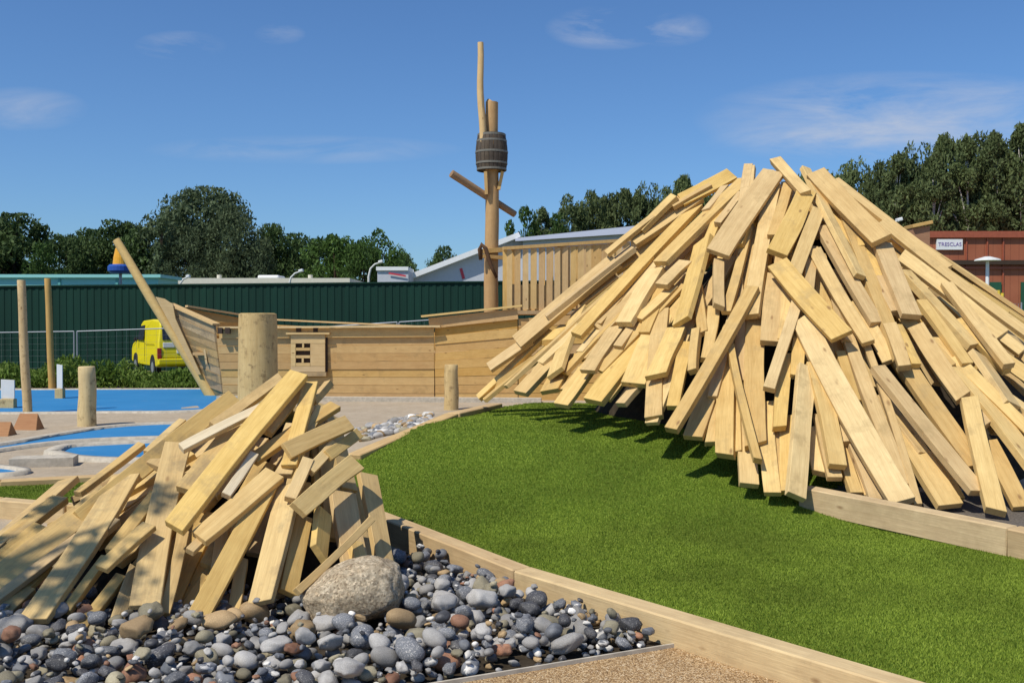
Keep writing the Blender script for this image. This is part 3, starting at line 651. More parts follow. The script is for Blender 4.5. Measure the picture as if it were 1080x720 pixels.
# ------------------------------------------------------------------ pebbles
def stone_mesh(name, seed, knob):
    bm = bmesh.new(); bmesh.ops.create_icosphere(bm, subdivisions=3, radius=1.0); rg = random.Random(seed)
    sx, sy, sz = 1.0, rg.uniform(0.62, 0.9), rg.uniform(0.42, 0.68); o = Vector((seed*3.1, seed*1.7, 0))
    for v in bm.verts:
        d = v.co.normalized(); r = 1 + 0.16*mnoise.noise(d*1.1+o) + 0.05*mnoise.noise(d*2.6+o)
        if knob: r += 0.30*mnoise.noise(d*1.7+o*2) + 0.13*mnoise.noise(d*3.7+o)
        p = d*r
        if knob:
            for q_ in range(4):
                pr = random.Random(seed*10+q_); pn = Vector((pr.gauss(0,1), pr.gauss(0,1), pr.gauss(0,1))).normalized(); lim = pr.uniform(0.62, 0.85); dd = p.dot(pn)
                if dd > lim: p = p - pn*(dd-lim)*0.85
        e = 0.86 if knob else 0.93
        p = Vector((math.copysign(abs(p.x)**e, p.x)*sx, math.copysign(abs(p.y)**e, p.y)*sy, math.copysign(abs(p.z)**e, p.z)*sz)); v.co = p
    me = bpy.data.meshes.new(name); bm.to_mesh(me); bm.free()
    me.polygons.foreach_set('use_smooth', [True]*len(me.polygons))
    co = np.array([v.co[:] for v in me.vertices]); return me, co
protos = {}
for i in range(9): protos[i] = stone_mesh('pebble', i+1, i >= 3)
def stone_inst(i, key):
    me, _ = protos[i]; k = (i, key)
    if k not in sm_cache:
        m2 = me.copy(); m2.materials.clear(); m2.materials.append(STONES[key][0]); sm_cache[k] = m2
    return sm_cache[k]
sm_cache = {}
cell = 0.006; hx0, hy0 = -3.3, 3.7; hxn, hyn = int(4.6/cell), int(3.2/cell)
H = np.zeros((hyn, hxn))
front_line = [(-1.04,7.5),(0.06,5.90),(1.60,3.98)]
def in_bed(x, y, m=0.0):
    if x < -3.2 or y < 3.75 or y > 6.75: return False
    # above the path strip
    d = (pb1-pb0).normalized(); s_ = d.x*(y-pb0.y) - d.y*(x-pb0.x)
    if s_ < 0.025+m: return False
    for a, b in zip(front_line, front_line[1:]):
        dx, dy = b[0]-a[0], b[1]-a[1]; l = math.hypot(dx, dy)
        sgn = (dx*(y-a[1]) - dy*(x-a[0]))/l
        if (min(a[1], b[1])-0.2 <= y <= max(a[1], b[1])+0.2) and sgn > -(0.085+m): return False
    return small.h(x, y)-0.10 < 0.12
# boulder first: occupies the height field
BC = Vector((-0.835, 5.28, 0.175))
def boulder():
    bm = bmesh.new(); bmesh.ops.create_icosphere(bm, subdivisions=5, radius=1.0)
    for v in bm.verts:
        d = v.co.normalized(); e = 0.74
        p = Vector((math.copysign(abs(d.x)**e, d.x), math.copysign(abs(d.y)**e, d.y), math.copysign(abs(d.z)**e, d.z)))
        p *= 1 + 0.13*mnoise.noise(d*1.3+Vector((3.2,1,0))) + 0.05*mnoise.noise(d*3+Vector((9,1,0))) + 0.03*mnoise.noise(d*8) + 0.012*mnoise.noise(d*22)
        p = Vector((p.x*0.265, p.y*0.185, p.z*0.155)); 
        p.z *= (1.0 if p.z < 0 else 1.0 - 0.18*max(0, -p.x/0.265))
        v.co = p
    me = bpy.data.meshes.new('boulder'); bm.to_mesh(me); bm.free(); me.materials.append(M['boulder'])
    me.polygons.foreach_set('use_smooth', [True]*len(me.polygons))
    o = bpy.data.objects.new('boulder', me); C.objects.link(o); o.location = BC; o.rotation_euler = (R(4), R(-12), R(6))
    tag(o, 'large rounded beige granite boulder leaning on the small board heap', 'boulder'); return o
boulder()
# raise height where the boulder rests, so no pebble drops into it
yy, xx = np.mgrid[0:hyn, 0:hxn]; wx = hx0+xx*cell; wy = hy0+yy*cell
inside = ((wx-BC.x)/0.24)**2+((wy-BC.y)/0.16)**2 < 1; H[inside] = 0.5
stones = []; keys = list(STONES); wts = [STONES[k][2] for k in keys]; rg = random.Random(21)
def drop(size, tries):
    best = None; pi = rg.randrange(9); key = rg.choices(keys, wts)[0]
    if key == 'pale' and size > 0.030: key = 'grey'
    rot = Matrix.Rotation(rg.uniform(0, 2*PI), 3, 'Z') @ Matrix.Rotation(R(rg.gauss(0, 16)), 3, 'X') @ Matrix.Rotation(R(rg.gauss(0, 16)), 3, 'Y')
    co = protos[pi][1] @ np.array(rot).T * size
    low = co[co[:,2] < 0.02*size]
    gi = np.floor(low[:,0]/cell).astype(int); gj = np.floor(low[:,1]/cell).astype(int)
    for _ in range(tries):
        x = rg.uniform(-3.15, 0.95); y = rg.uniform(3.8, 6.7)
        if not in_bed(x, y, size*0.6): continue
        if abs(x) > y*0.56+0.35: continue
        ci = int((x-hx0)/cell); cj = int((y-hy0)/cell)
        I = np.clip(ci+gi, 0, hxn-1); J = np.clip(cj+gj, 0, hyn-1)
        z = float(np.max(H[J, I]-low[:,2]))
        if best is None or z < best[0]: best = (z, x, y, ci, cj)
    if best is None or best[0] > 0.22: return
    z, x, y, ci, cj = best; z -= size*0.10
    up = co[co[:,2] > -0.05*size]
    I = np.clip(ci+np.floor(up[:,0]/cell).astype(int), 0, hxn-1); J = np.clip(cj+np.floor(up[:,1]/cell).astype(int), 0, hyn-1)
    r = max(1, int(size/cell/6))
    for di in range(-r, r+1):
        for dj in range(-r, r+1):
            np.maximum.at(H, (np.clip(J+dj,0,hyn-1), np.clip(I+di,0,hxn-1)), up[:,2]+z)
    stones.append((x, y, z, size, pi, key, rot))
for i in range(700): drop(rg.uniform(0.016, 0.034), 4)
for i in range(880):
    u = rg.random(); s_ = 0.026+0.036*u**1.5 if u < 0.93 else rg.uniform(0.064, 0.09)
    drop(s_, 10)
for i in range(450): drop(rg.uniform(0.012, 0.024), 4)
# visibility proxy: top-most and large first
def vis(s_):
    x, y, z, sz, *_ = s_
    i = min(hxn-1, int((x-hx0)/cell)); j = min(hyn-1, int((y-hy0)/cell))
    buried = H[j, i] - (z+sz*0.3)
    return (sz/y) * (0.25 if buried > sz*0.45 else 1.0)
def onscreen(s_):
    a, b = px(s_[:3]); return -15 < a < 1095 and b < 733
order = sorted(stones, key=lambda s_: -(vis(s_) if onscreen(s_) else 0))
top = order[:285]; rest = order[285:]
shape_w = ['flat oval','rounded','smooth','uneven','bumpy','knobbly','lumpy','irregular','angular']
buck = {}
for s_ in top:
    x, y, z, sz, pi_, key, rot = s_
    o = bpy.data.objects.new('pebble', stone_inst(pi_, key)); C.objects.link(o)
    o.matrix_world = Matrix.Translation((x, y, z)) @ rot.to_4x4() @ Matrix.Scale(sz, 4)
    a, b = px((x, y, z)); row = 0 if b > 690 else (1 if b > 655 else (2 if b > 625 else 3))
    szw = 'big' if sz > 0.052 else ('small' if sz < 0.034 else 'mid-sized')
    buck.setdefault((szw, key, row), []).append((a, o, pi_))
rown = ['in the nearest band of pebbles', 'in the second band of pebbles', 'in the third band of pebbles', 'in the farthest band of pebbles']
for (szw, key, row), lst in buck.items():
    lst.sort(key=lambda t: t[0])
    for i, (a, o, pi_) in enumerate(lst):
        posn = 'the only one' if len(lst) == 1 else ('leftmost' if i == 0 else ('rightmost' if i == len(lst)-1 else ordw(i+1)+' from left'))
        tag(o, f'{szw} {STONES[key][1]} {shape_w[pi_]} pebble, {posn} {rown[row]}', 'pebble', 'pebbles of the stone bed')
def join_stones(name, lst):
    V = []; Fc = []; MI = []; b = 0; kidx = {k: i for i, k in enumerate(keys)}
    faces = {i: np.array([p.vertices[:] for p in protos[i][0].polygons]) for i in protos}
    for (x, y, z, sz, pi_, key, rot) in lst:
        co = protos[pi_][1] @ np.array(rot).T * sz + np.array([x, y, z]); V.append(co); Fc.append(faces[pi_]+b); MI += [kidx[key]]*len(faces[pi_]); b += len(co)
    V = np.concatenate(V); Fc = np.concatenate(Fc)
    return mesh(name, V.tolist(), Fc.tolist(), [STONES[k][0] for k in keys], None, True, MI)
tag(join_stones('pebble_fill', rest), 'mass of smaller mixed pebbles filling the bed between the larger stones', 'pebbles', kind='stuff')
poly_sheet('pebble_bed_soil', [(-3.6,2.9),(-1.9,3.62),(0.84,4.91),(0.06,5.90),(-1.04,7.5),(-3.6,7.6)], 0.004, M['earth'])
# stones behind the turf
far_st = []
rg = random.Random(5)
for i in range(170):
    a = rg.uniform(375, 455); b = 440+ (a-375)*0.02 + rg.random()**1.2*26*(1-(a-375)/110)
    p = at(a, b, 11.6+rg.uniform(-.5, 1.5)); 
    p = Vector((p.x, rg.uniform(10.6, 12.6), 0)); p.x = (a-540)/F*p.y
    # stay on the outer side of the rear timber
    q0, q1 = Vector((-1.42,8.95)), Vector((-0.62,10.5)); dq = (q1-q0).normalized()
    if dq.x*(p.y-q0.y)-dq.y*(p.x-q0.x) < 0.18: continue
    far_st.append((p.x, p.y, G(p.x,p.y)+0.02, rg.uniform(0.03,0.08), rg.randrange(9), rg.choices(['grey','pale','slate','olive','tan'],[8,1.2,3,3,2])[0], Matrix.Rotation(rg.uniform(0,6),3,'Z')))
# (kept as one mass: they read as one grey patch)
tag(join_stones('rubble_patch', far_st), 'patch of grey and white stones between the turf edge and the wooden ship', 'stones', kind='stuff')

# ------------------------------------------------------------------ blue surfaces and kerbs
def ground_poly(pts): return [tuple(atz(a, b, 0)[:2]) for a, b in pts]
def kerb(name, pts, w, h, closed=False, z0=0.0):
    mb = MB(); n = len(pts); P = [Vector((p[0], p[1], 0)) for p in pts]
    vs = []
    for i in range(n):
        a = P[(i-1) % n] if (closed or i > 0) else P[i]; b = P[(i+1) % n] if (closed or i < n-1) else P[i]
        d = (b-a).normalized(); nn = Vector((-d.y, d.x, 0)); wob = 1+0.15*mnoise.noise(P[i]*2)
        vs += [P[i]-nn*w/2*wob+Vector((0,0,z0-0.05)), P[i]-nn*w*0.42*wob+Vector((0,0,z0+h)), P[i]+nn*w*0.42*wob+Vector((0,0,z0+h)), P[i]+nn*w/2*wob+Vector((0,0,z0-0.05))]
    fs = []
    for i in range(n if closed else n-1):
        j = (i+1) % n
        for k in range(3): fs.append((i*4+k, i*4+k+1, j*4+k+1, j*4+k))
    mb.add(vs, fs); o = mb.build(name, M['kerb'], None, True); return o
far_blue = spline([Vector((*p, 0)) for p in ground_poly([(-120,437),(0,436.5),(60,436),(110,435.5),(180,435),(235,432),(290,426),(330,420),(300,414),(240,410.8),(120,411),(0,411.5),(-140,412)])], 5)
poly_sheet('blue_rubber_surface', far_blue, 0.010, M['blue'])
tag(kerb('kerb', far_blue, 0.16, 0.035, True), kind='structure')
band = spline([Vector((*p, 0)) for p in ground_poly([(-60,487),(0,476.5),(60,468.5),(120,464.5),(190,462.5),(260,460),(280,452),(240,447),(180,447.5),(120,451),(60,460),(0,470.5),(-60,478)])], 5)
poly_sheet('blue_rubber_surface', band, 0.010, M['blue'])
tag(kerb('kerb', band, 0.16, 0.045, True), kind='structure')
oval = spline([Vector((*p, 0)) for p in ground_poly([(54,479),(70,472.5),(110,469.5),(170,467),(240,468),(262,474),(250,483),(190,487),(110,486.5),(70,484)])], 5)
oval.pop()
poly_sheet('blue_rubber_surface', oval, 0.010, M['blue'])
tag(kerb('kerb', oval+[oval[0]], 0.20, 0.05, True), kind='structure')
lb = spline([Vector((*p, 0)) for p in ground_poly([(-80,494),(-10,493.5),(18,496),(27,499),(10,502),(-20,503),(-80,504)])], 4)
poly_sheet('blue_rubber_surface', lb, 0.010, M['blue'])
tag(kerb('kerb', lb, 0.13, 0.04, True), kind='structure')
# dark drain slot plate near the oval
p = atz(48, 491, 0); mb = MB(); mb.beam(p+Vector((-0.35,-0.05,0.05)), p+Vector((0.3,0.1,0.05)), 0.30, 0.10)
tag(mb.build('stone_slab', M['kerb']), 'flat stone slab with a dark edge beside the blue oval', 'stone slab')

# ------------------------------------------------------------------ posts, stumps and play pieces
def log_thing(name, x, y, ytop, w, label, cat='post', xt=None, m='log', flat=True, group=None, lean=0, seed=0, Y=None, wob=0.05):
    b = atz(x, y, 0) if Y is None else at(x, y, Y)
    if Y is not None: b.z = 0
    t = at(x if xt is None else xt, ytop, b.y); r = w*b.y/F/2
    h = t-b; mb = MB(); n = 9
    pts = [h*(i/(n-1)) + Vector((0.006*math.sin(i*0.9+seed), 0.006*math.cos(i*0.8+seed), 0)) for i in range(n)]
    pts[0].z -= 0.1
    pts2 = pts + [pts[-1]+Vector((0,0,0.012))]
    mb.tube(pts2, [r*(1.10-0.14*i/(n-1)) for i in range(n)]+[r*0.88], 20, 0, True, wob, seed)
    o = mb.build(name, M[m], None, True); smooth_log(o, 50); o.location = b
    return tag(o, label, cat, group)
log_thing('tall_post', 29, 436, 296, 8.5, 'taller-looking slanted wooden pole nearer the camera, at the left edge', 'pole', 22, seed=1, group='wooden poles by the blue surface')
log_thing('tall_post', 55, 410, 294, 6.5, 'brown upright wooden pole on the far side of the blue surface', 'pole', 50, m='mast', seed=2, group='wooden poles by the blue surface')
log_thing('log_stump', 92, 449, 387, 17.5, 'short upright log stump standing in sand between the blue areas', 'stump', seed=3)
log_thing('log_stump', 272, 455, 331, 40, 'thick tall peeled log stump in front of the wooden ship', 'stump', seed=4, Y=15.6, wob=0.07)
log_thing('log_stump', 476, 432, 385, 14.5, 'thin upright log stump before the ship near the large heap', 'stump', seed=5)
def play_panel(x0_, x1_, yt, yb, skew, label, Y):
    a = at(x0_, yb, Y); r = empty('play_stand', (a.x, a.y, 0), 0, label, 'play stand', 'grey panels by the blue surface')
    mb = MB(); w = (x1_-x0_)*Y/F; zt = at(0, yt, Y).z; zb = at(0, (yt*0.35+yb*0.65), Y).z
    mb.add([(0,0,zb),(w,skew,zb),(w,skew,zt*0.98),(0,0,zt),(0,0.03,zb),(w,skew+0.03,zb),(w,skew+0.03,zt*0.98),(0,0.03,zt)], [(0,1,2,3),(7,6,5,4),(0,4,5,1),(3,2,6,7),(0,3,7,4),(1,5,6,2)])
    bevel(mb.build('sheet', M['panelgrey'], r), 0.006)
    mb = MB(); mb.beam((w*0.5,skew*0.5+0.02,-0.03), (w*0.5,skew*0.5+0.02,zb-0.004), w*0.95, 0.14, (0,1,0)); bevel(mb.build('base_block', M['log'], r), 0.01)
play_panel(1, 17, 400, 431, -0.06, 'grey rectangular panel on a wood block at the left frame edge', 19.0)
play_panel(60, 69, 384, 423, -0.14, 'grey angled panel on a wood block between pole and stump', 21.5)
def wedge(xa, xb, yt, yb, label, Y):
    a = at(xa, yb, Y); b = at(xb, yb, Y); zt = at(xa, yt, Y).z; mb = MB(); w = b.x-a.x
    mb.add([(0,0,-.02),(w,0,-.02),(w*0.8,.22,zt),(w*0.05,.22,zt),(0,.30,-.02),(w,.30,-.02)], [(0,1,2,3),(0,3,4),(1,5,2),(3,2,5,4),(0,4,5,1)])
    o = bevel(mb.build('wooden_wedge', M['redwood']), 0.008); o.location = (a.x, a.y, 0); tag(o, label, 'wooden block', 'low wooden wedges on the sand')
wedge(12, 38, 437, 456, 'low red-brown wooden wedge on the sand left of the stump', 15.0)
wedge(-12, 8, 446, 462, 'low wooden wedge cut off by the left frame edge', 14.2)

# ------------------------------------------------------------------ wooden ship
J0 = Vector((-6.74, 22.7, 0))
ship = empty('wooden_ship', (-3.0, 22.0, 0), 0, 'wooden playground pirate ship with leaning bow spar, mast and barrel lookout', 'play ship')
def sp(mb, name, m, smooth=False): 
    o = mb.build(name, m, None, smooth, ship.location); o.location = (0,0,0); o.parent = ship; return o
def planked(name, a, b, ztop0, ztop1, m, n=7, lean=0.12, thick=0.05, bulge=0.0, a_top=None, seed=0, zb0=-0.05, b_top=None):
    """hull side of horizontal planks between ground points a and b; a_top shifts the upper left corner (raked bow)"""
    a = Vector(a); b = Vector(b); mb = MB(); d = (b-a).normalized(); nn = Vector((d.y, -d.x, 0)); rg = random.Random(seed)
    at_ = Vector(a_top) if a_top is not None else a
    bt_ = Vector(b_top) if b_top is not None else b
    for i in range(n):
        f0, f1 = i/n, (i+1)/n; g = 0.004
        def pt(f, s_):
            base = a.lerp(at_, f) if s_ == 0 else b.lerp(bt_, f); zt = ztop0 if s_ == 0 else ztop1
            o = nn*(lean*f) ; return base + o + Vector((0,0,zb0+(zt-zb0)*f))
        j = nn*rg.uniform(-0.012, 0.012)
        p00, p10, p11, p01 = pt(f0, 0)+Vector((0,0,g))+j, pt(f0, 1)+Vector((0,0,g))+j, pt(f1, 1)-Vector((0,0,g))+j, pt(f1, 0)-Vector((0,0,g))+j
        back = -nn*thick
        mb.add([p00,p10,p11,p01,p00+back,p10+back,p11+back,p01+back], [(0,1,2,3),(7,6,5,4),(0,4,5,1),(3,2,6,7),(0,3,7,4),(1,5,6,2)])
    return sp(mb, name, m)
n1 = Vector((-6.27, 21.55, 0)); n2 = Vector((-1.66, 21.25, 0)); n3 = Vector((0.12, 21.0, 0)); n4 = Vector((2.6, 20.9, 0))
planked('bow_panel', (-6.72,22.42,0), n1+Vector((0.02,-0.01,0)), 2.12, 1.57, M['hulld'], 9, 0.05, a_top=(-7.90,22.60,0), seed=1, b_top=n1+Vector((-0.14,-0.02,0)))
planked('hull_side', n1+Vector((0.03,0,0)), n2, 1.30, 1.34, M['hull'], 8, 0.06, seed=2, a_top=n1+Vector((-0.10,0,0)))
planked('hull_side', n2+Vector((0.02,0,0)), n3, 1.52, 1.72, M['hull'], 9, 0.05, seed=3)
planked('hull_side', n3+Vector((0.02,0,0)), n4, 1.72, 1.9, M['hull'], 9, 0.05, seed=4)
# top boards just proud of the sides
mb = MB(); mb.beam(n1+Vector((-0.03,-0.10,1.40)), n2+Vector((0,-0.10,1.44)), 0.045, 0.20); sp(mb, 'upper_strake', M['hull'])
mb = MB(); mb.beam(n2+Vector((-0.1,-0.10,1.62)), n3+Vector((0,-0.1,1.82)), 0.045, 0.22); sp(mb, 'upper_strake', M['hull'])
mb = MB(); mb.beam(n1+Vector((0.0,-0.12,1.535)), n2+Vector((0.15,-0.12,1.56)), 0.22, 0.04); sp(mb, 'cap_rail', M['pale_ship'])
mb = MB(); mb.beam(n2+Vector((-0.25,-0.12,1.77)), n3+Vector((0.1,-0.12,1.99)), 0.20, 0.04); sp(mb, 'cap_rail', M['pale_ship'])
mb = MB(); mb.beam((-7.72,22.50,2.06), n1+Vector((-0.12,-0.03,1.60)), 0.20, 0.04); sp(mb, 'cap_rail', M['pale_ship'])
# far side
f1_ = Vector((-5.9, 24.3, 0)); f2_ = Vector((-1.6, 24.1, 0)); f3_ = Vector((2.6, 23.8, 0))
planked('hull_side', (-6.55,22.75,0), f1_, 2.02, 1.62, M['hull'], 6, 0.02, seed=5, a_top=(-7.72,22.85,0))
planked('hull_side', f2_, f1_, 1.40, 1.60, M['hull'], 6, 0.02, seed=6)
planked('hull_side', f3_, f2_, 1.7, 1.45, M['hull'], 6, 0.02, seed=7)
mb = MB(); mb.beam((-7.5,22.95,2.02), f1_+Vector((0,0,1.72)), 0.16, 0.04); mb.beam(f1_+Vector((0.01,0,1.72)), f2_+Vector((0,0,1.52)), 0.16, 0.04); sp(mb, 'cap_rail', M['pale_ship'])
mb = MB(); mb.beam((-7.0,23.0,0.95), (2.4,22.6,0.95), 2.1, 0.06, (0,0,1)); sp(mb, 'deck', M['hull'])
# bow stem spar
st0 = atz(226, 418, 0) ; st0 = Vector((-6.70, 22.35, -0.1)); st1 = at(122, 253, 22.6)
mb = MB(); pts = [st0.lerp(st1, i/8)+Vector((0.02*math.sin(i), 0, 0)) for i in range(9)]
mb.tube(pts, [0.135-0.006*i for i in range(9)], 14, 0, True, 0.1, 3); o = sp(mb, 'bow_spar', M['pale_ship'], True); smooth_log(o)
# stem wedge board with scalloped top between spar and bow panel
a = at(166, 314, 22.6); b = at(191, 327, 22.5); c = at(213, 400, 22.4); d = at(190, 345, 22.5)
mb = MB(); sh = [at(a_,b_,22.2) for a_,b_ in ((164,313),(173,315),(179,319),(182,320),(183,325),(185,336),(212,395),(208,395))]
mb.add(sh+[p_+Vector((0,0.05,0)) for p_ in sh], [tuple(range(8)), tuple(reversed(range(8,16)))]+[(i, (i+1)%8, 8+(i+1)%8, 8+i) for i in range(8)]); sp(mb, 'stem_board', M['pale_ship'])
# gun port frames on bow panel
def port(cx_, cy_, Y, w, h, nm='gun_port_shade'):
    p_ = at(cx_, cy_, Y); w *= Y/F; h *= Y/F
    mb = MB(); mb.beam(p_+Vector((-w*0.1,0,-h/2)), p_+Vector((w*0.1,0,h/2)), w*0.55, 0.05, (0,1,0)); o1 = sp(mb, nm, M['darkwood_and_shade'])  # dark bar paints the shade inside the port opening
    mb = MB(); mb.beam(p_+Vector((-w*0.35,-0.02,-h/2)), p_+Vector((-w*0.65,-0.02,h/2)), w*0.28, 0.07, (0,1,0)); pass; sp(mb, 'port_frame', M['pale_ship'])
port(221, 376, 21.90, 7, 15)
# slotted hatch panel
hp = MB(); Y = 21.27
def hb(xa, xb, ya, yb): 
    p_ = at(xa, ya, Y); q_ = at(xb, yb, Y); hp.box((min(p_.x,q_.x), Y-0.03, min(p_.z,q_.z)), (max(p_.x,q_.x), Y+0.03, max(p_.z,q_.z)))
hb(307,343,353,362); hb(307,312,362.3,386); hb(327.5,343,362.3,386)
for k, y_ in enumerate((366.6, 374.6)): hb(312.3,327.2,y_,y_+3.0)
hb(312.3,327.2,382.5,386); hb(319.0,320.8,362.3,366.4); hb(318.5,320.5,377.8,382.3); hb(307,343,386.3,392)
sp(hp, 'hatch_panel', M['pale_ship'])
mb = MB(); mb.box((at(306,0,Y).x, Y+0.034, at(0,392,Y).z), (at(344,0,Y).x, Y+0.06, at(0,354,Y).z)); sp(mb, 'hatch_shade', M['darkwood_and_shade'])  # thin dark sheet standing in for the shade behind the slots
mb = MB(); mb.box((at(309,0,Y).x, Y-0.04, at(0,396.5,Y).z), (at(343,0,Y).x, Y+0.14, at(0,392.3,Y).z)); sp(mb, 'hatch_sill', M['hulld'])
mb = MB(); mb.box((at(301,0,Y).x, Y-0.08, at(0,352.6,Y).z), (at(347,0,Y).x, Y+0.1, at(0,350.5,Y).z)); sp(mb, 'hatch_lintel', M['pale_ship'])
# rail posts (dark little blocks under the cap rail)
for xx_ in (232, 240, 315, 333, 350, 405, 428, 455):
    p_ = at(xx_, 349, 21.3); mb = MB(); mb.box((p_.x-0.05, p_.y-0.02, 1.40), (p_.x+0.05, p_.y+0.06, 1.53)); sp(mb, 'rail_post', M['darkwood_and_shade'])
for xx_ in (256,):
    mb = MB(); p_ = at(xx_-38, 345, 23.6); mb.box((p_.x-0.06, p_.y, 1.0), (p_.x+0.06, p_.y+0.08, 1.85)); sp(mb, 'rail_post', M['slat'])
# mast group
MY = 22.3; m0 = at(518, 340, MY); m1 = at(519, 108, MY)
m0.z = 0.0
mb = MB(); pts = [m0.lerp(m1, i/10)+Vector((0.012*math.sin(i*1.2),0,0)) for i in range(11)]; mb.tube(pts+[m1+Vector((0,0,0.01))], [0.17-0.003*i for i in range(11)]+[0.12], 18, 0, True, 0.06, 9)
o = sp(mb, 'mast', M['mast'], True); smooth_log(o)
t0 = at(509, 152, MY-0.18); t1 = at(506, 45, MY-0.18)
mb = MB(); pts = [t0.lerp(t1, i/8)+Vector((0.018*math.sin(i*0.9+1),0,0)) for i in range(9)]; mb.tube(pts, [0.085-0.0025*i for i in range(9)], 12, 0, True, 0.1, 5); o = sp(mb, 'topmast', M['slat'], True); smooth_log(o)
y0_ = at(476, 183, MY-0.45); y1_ = at(543, 226, MY+0.30)
mb = MB(); mb.tube([y0_.lerp(y1_, i/6) for i in range(7)], [0.088-0.002*i for i in range(7)], 12, 0, True, 0.06, 5); o = sp(mb, 'yard', M['yard'], True); smooth_log(o)
# barrel
bc = at(518.5, 161, MY); bt = at(518.5, 141.5, MY).z; bb = at(518.5, 180.5, MY).z
barrel = MB(); nst = 22
for k in range(nst):
    a0_, a1_ = 2*PI*k/nst+0.012, 2*PI*(k+1)/nst-0.012; vs = []; nz_ = 8
    for i in range(nz_+1):
        f = i/nz_; z = bb+(bt-bb)*f; r = 0.300+0.060*math.sin(PI*min(1,max(0,f*0.86+0.12)))
        for a_, rr in ((a0_, r), ((a0_+a1_)/2, r*1.004), (a1_, r), (a1_, r-0.03), (a0_, r-0.03)): vs.append((bc.x+math.cos(a_)*rr, bc.y+math.sin(a_)*rr, z))
    fs = [(i*5+j, i*5+(j+1)%5, (i+1)*5+(j+1)%5, (i+1)*5+j) for i in range(nz_) for j in range(5)]+[tuple(range(5)), tuple(nz_*5+j for j in range(5))]
    barrel.add(vs, fs)
bo = sp(barrel, 'barrel', M['barrel'])
for f in (0.04, 0.2, 0.5, 0.8, 0.96):
    mb = MB(); z = bb+(bt-bb)*f; r = 0.300+0.060*math.sin(PI*min(1,max(0,f*0.86+0.12)))+0.003; vs = []
    for i in range(32):
        a_ = 2*PI*i/32
        for rr, dz in ((r, -0.022), (r+0.005, -0.022), (r+0.005, 0.022), (r, 0.022)): vs.append((bc.x+math.cos(a_)*rr, bc.y+math.sin(a_)*rr, z+dz))
    mb.add(vs, [(i*4+j, ((i+1)%32)*4+j, ((i+1)%32)*4+(j+1)%4, i*4+(j+1)%4) for i in range(32) for j in range(4)])
    h = mb.build('hoop', M['hoop'], None, False, ship.location); h.location = (0,0,0); h.parent = bo
mb = MB(); mb.tube([(bc.x,bc.y,bb+0.03),(bc.x,bc.y,bb+0.06)], 0.285, 24); h = mb.build('barrel_floor', M['barrel'], None, False, ship.location); h.location = (0,0,0); h.parent = bo
# brackets under barrel
mb = MB(); mb.beam(at(513,205,MY-0.2), at(512,181,MY-0.24), 0.07, 0.10, (0,1,0)); mb.beam(at(526,200,MY-0.1), at(530,181,MY-0.1), 0.07, 0.10, (0,1,0)); sp(mb, 'barrel_bracket', M['slat'])
# curved brace and the two beams tying the mast to the railing
mb = MB(); mb.tube([at(a_, b_, MY-0.25) for a_, b_ in ((507,274),(506,263),(508,258),(512,262),(515,272),(519,283),(524,293))], [0.04,0.05,0.055,0.05,0.045,0.04,0.03], 10); sp(mb, 'curved_brace', M['rope'], True)
mb = MB(); mb.beam(at(509,265,MY-0.22), at(534,263,MY-0.1), 0.12, 0.10); sp(mb, 'tie_beam', M['mast'])
mb = MB(); mb.beam(at(509,270,MY-0.24), at(532,272,MY-0.1), 0.10, 0.08); sp(mb, 'tie_beam', M['mast'])
# stern railings: near and far
def railing(ya, dx, n, x_a, x_b, Y0, Y1, seed):
    r = None; pa = at(x_a, 0, Y0).x; pb_ = at(x_b, 0, Y1).x
    base = MB(); rg = random.Random(seed)
    zb, zt0, zt1 = 1.92, at(0, 262, Y0).z, at(0, 251.5, Y1).z
    for k in range(n):
        f = (k+0.5)/n; x = pa+(pb_-pa)*f; y = Y0+(Y1-Y0)*f; zt = zt0+(zt1-zt0)*f; w = 0.125+rg.uniform(-.01,.01)
        base.box((x-w/2, y-0.012, zb+rg.uniform(-.03,.03)), (x+w/2, y+0.012, zt-0.05))
    if seed == 1:
        for k in range(n):
            f = (k+0.95)/n; x = pa+(pb_-pa)*f; y = Y0+(Y1-Y0)*f; base.box((x-0.05, y+0.03, zb-0.02), (x+0.05, y+0.055, zb+0.55+rg.uniform(-.02,.02)))
    o = sp(base, 'railing_slats', M['slat'])
    mb = MB(); mb.beam((pa-0.05, Y0, zt0), (pb_, Y1, zt1), 0.13, 0.07); sp(mb, 'top_rail', M['slat'])
    mb = MB(); mb.beam((pa-0.05, Y0+0.03, zb+0.14), (pb_, Y1+0.03, zb+0.14), 0.03, 0.12); sp(mb, 'bottom_rail', M['slat'])
    for f in (0.0, 0.36, 0.72, 1.0):
        mb = MB(); x = pa+(pb_-pa)*f; y = Y0+(Y1-Y0)*f; zt = zt0+(zt1-zt0)*f; mb.box((x-0.06, y+0.02, 0.9), (x+0.06, y+0.13, zt-0.036)); sp(mb, 'railing_post', M['slat'])
railing(0, 0, 19, 533, 690, 21.6, 22.4, 1)
railing(0, 0, 17, 541, 690, 24.0, 24.6, 2)
mb = MB(); mb.beam((-0.1,22.8,1.86), (4.5,23.4,1.86), 2.4, 0.08); sp(mb, 'upper_deck', M['slat'])
# low stone lip at the hull foot
mb = MB(); mb.beam((-6.2,21.0,0.03), (0.6,20.4,0.03), 0.25, 0.12); tag(mb.build('concrete_footing', M['kerb']), 'pale concrete strip along the foot of the ship hull', 'footing')

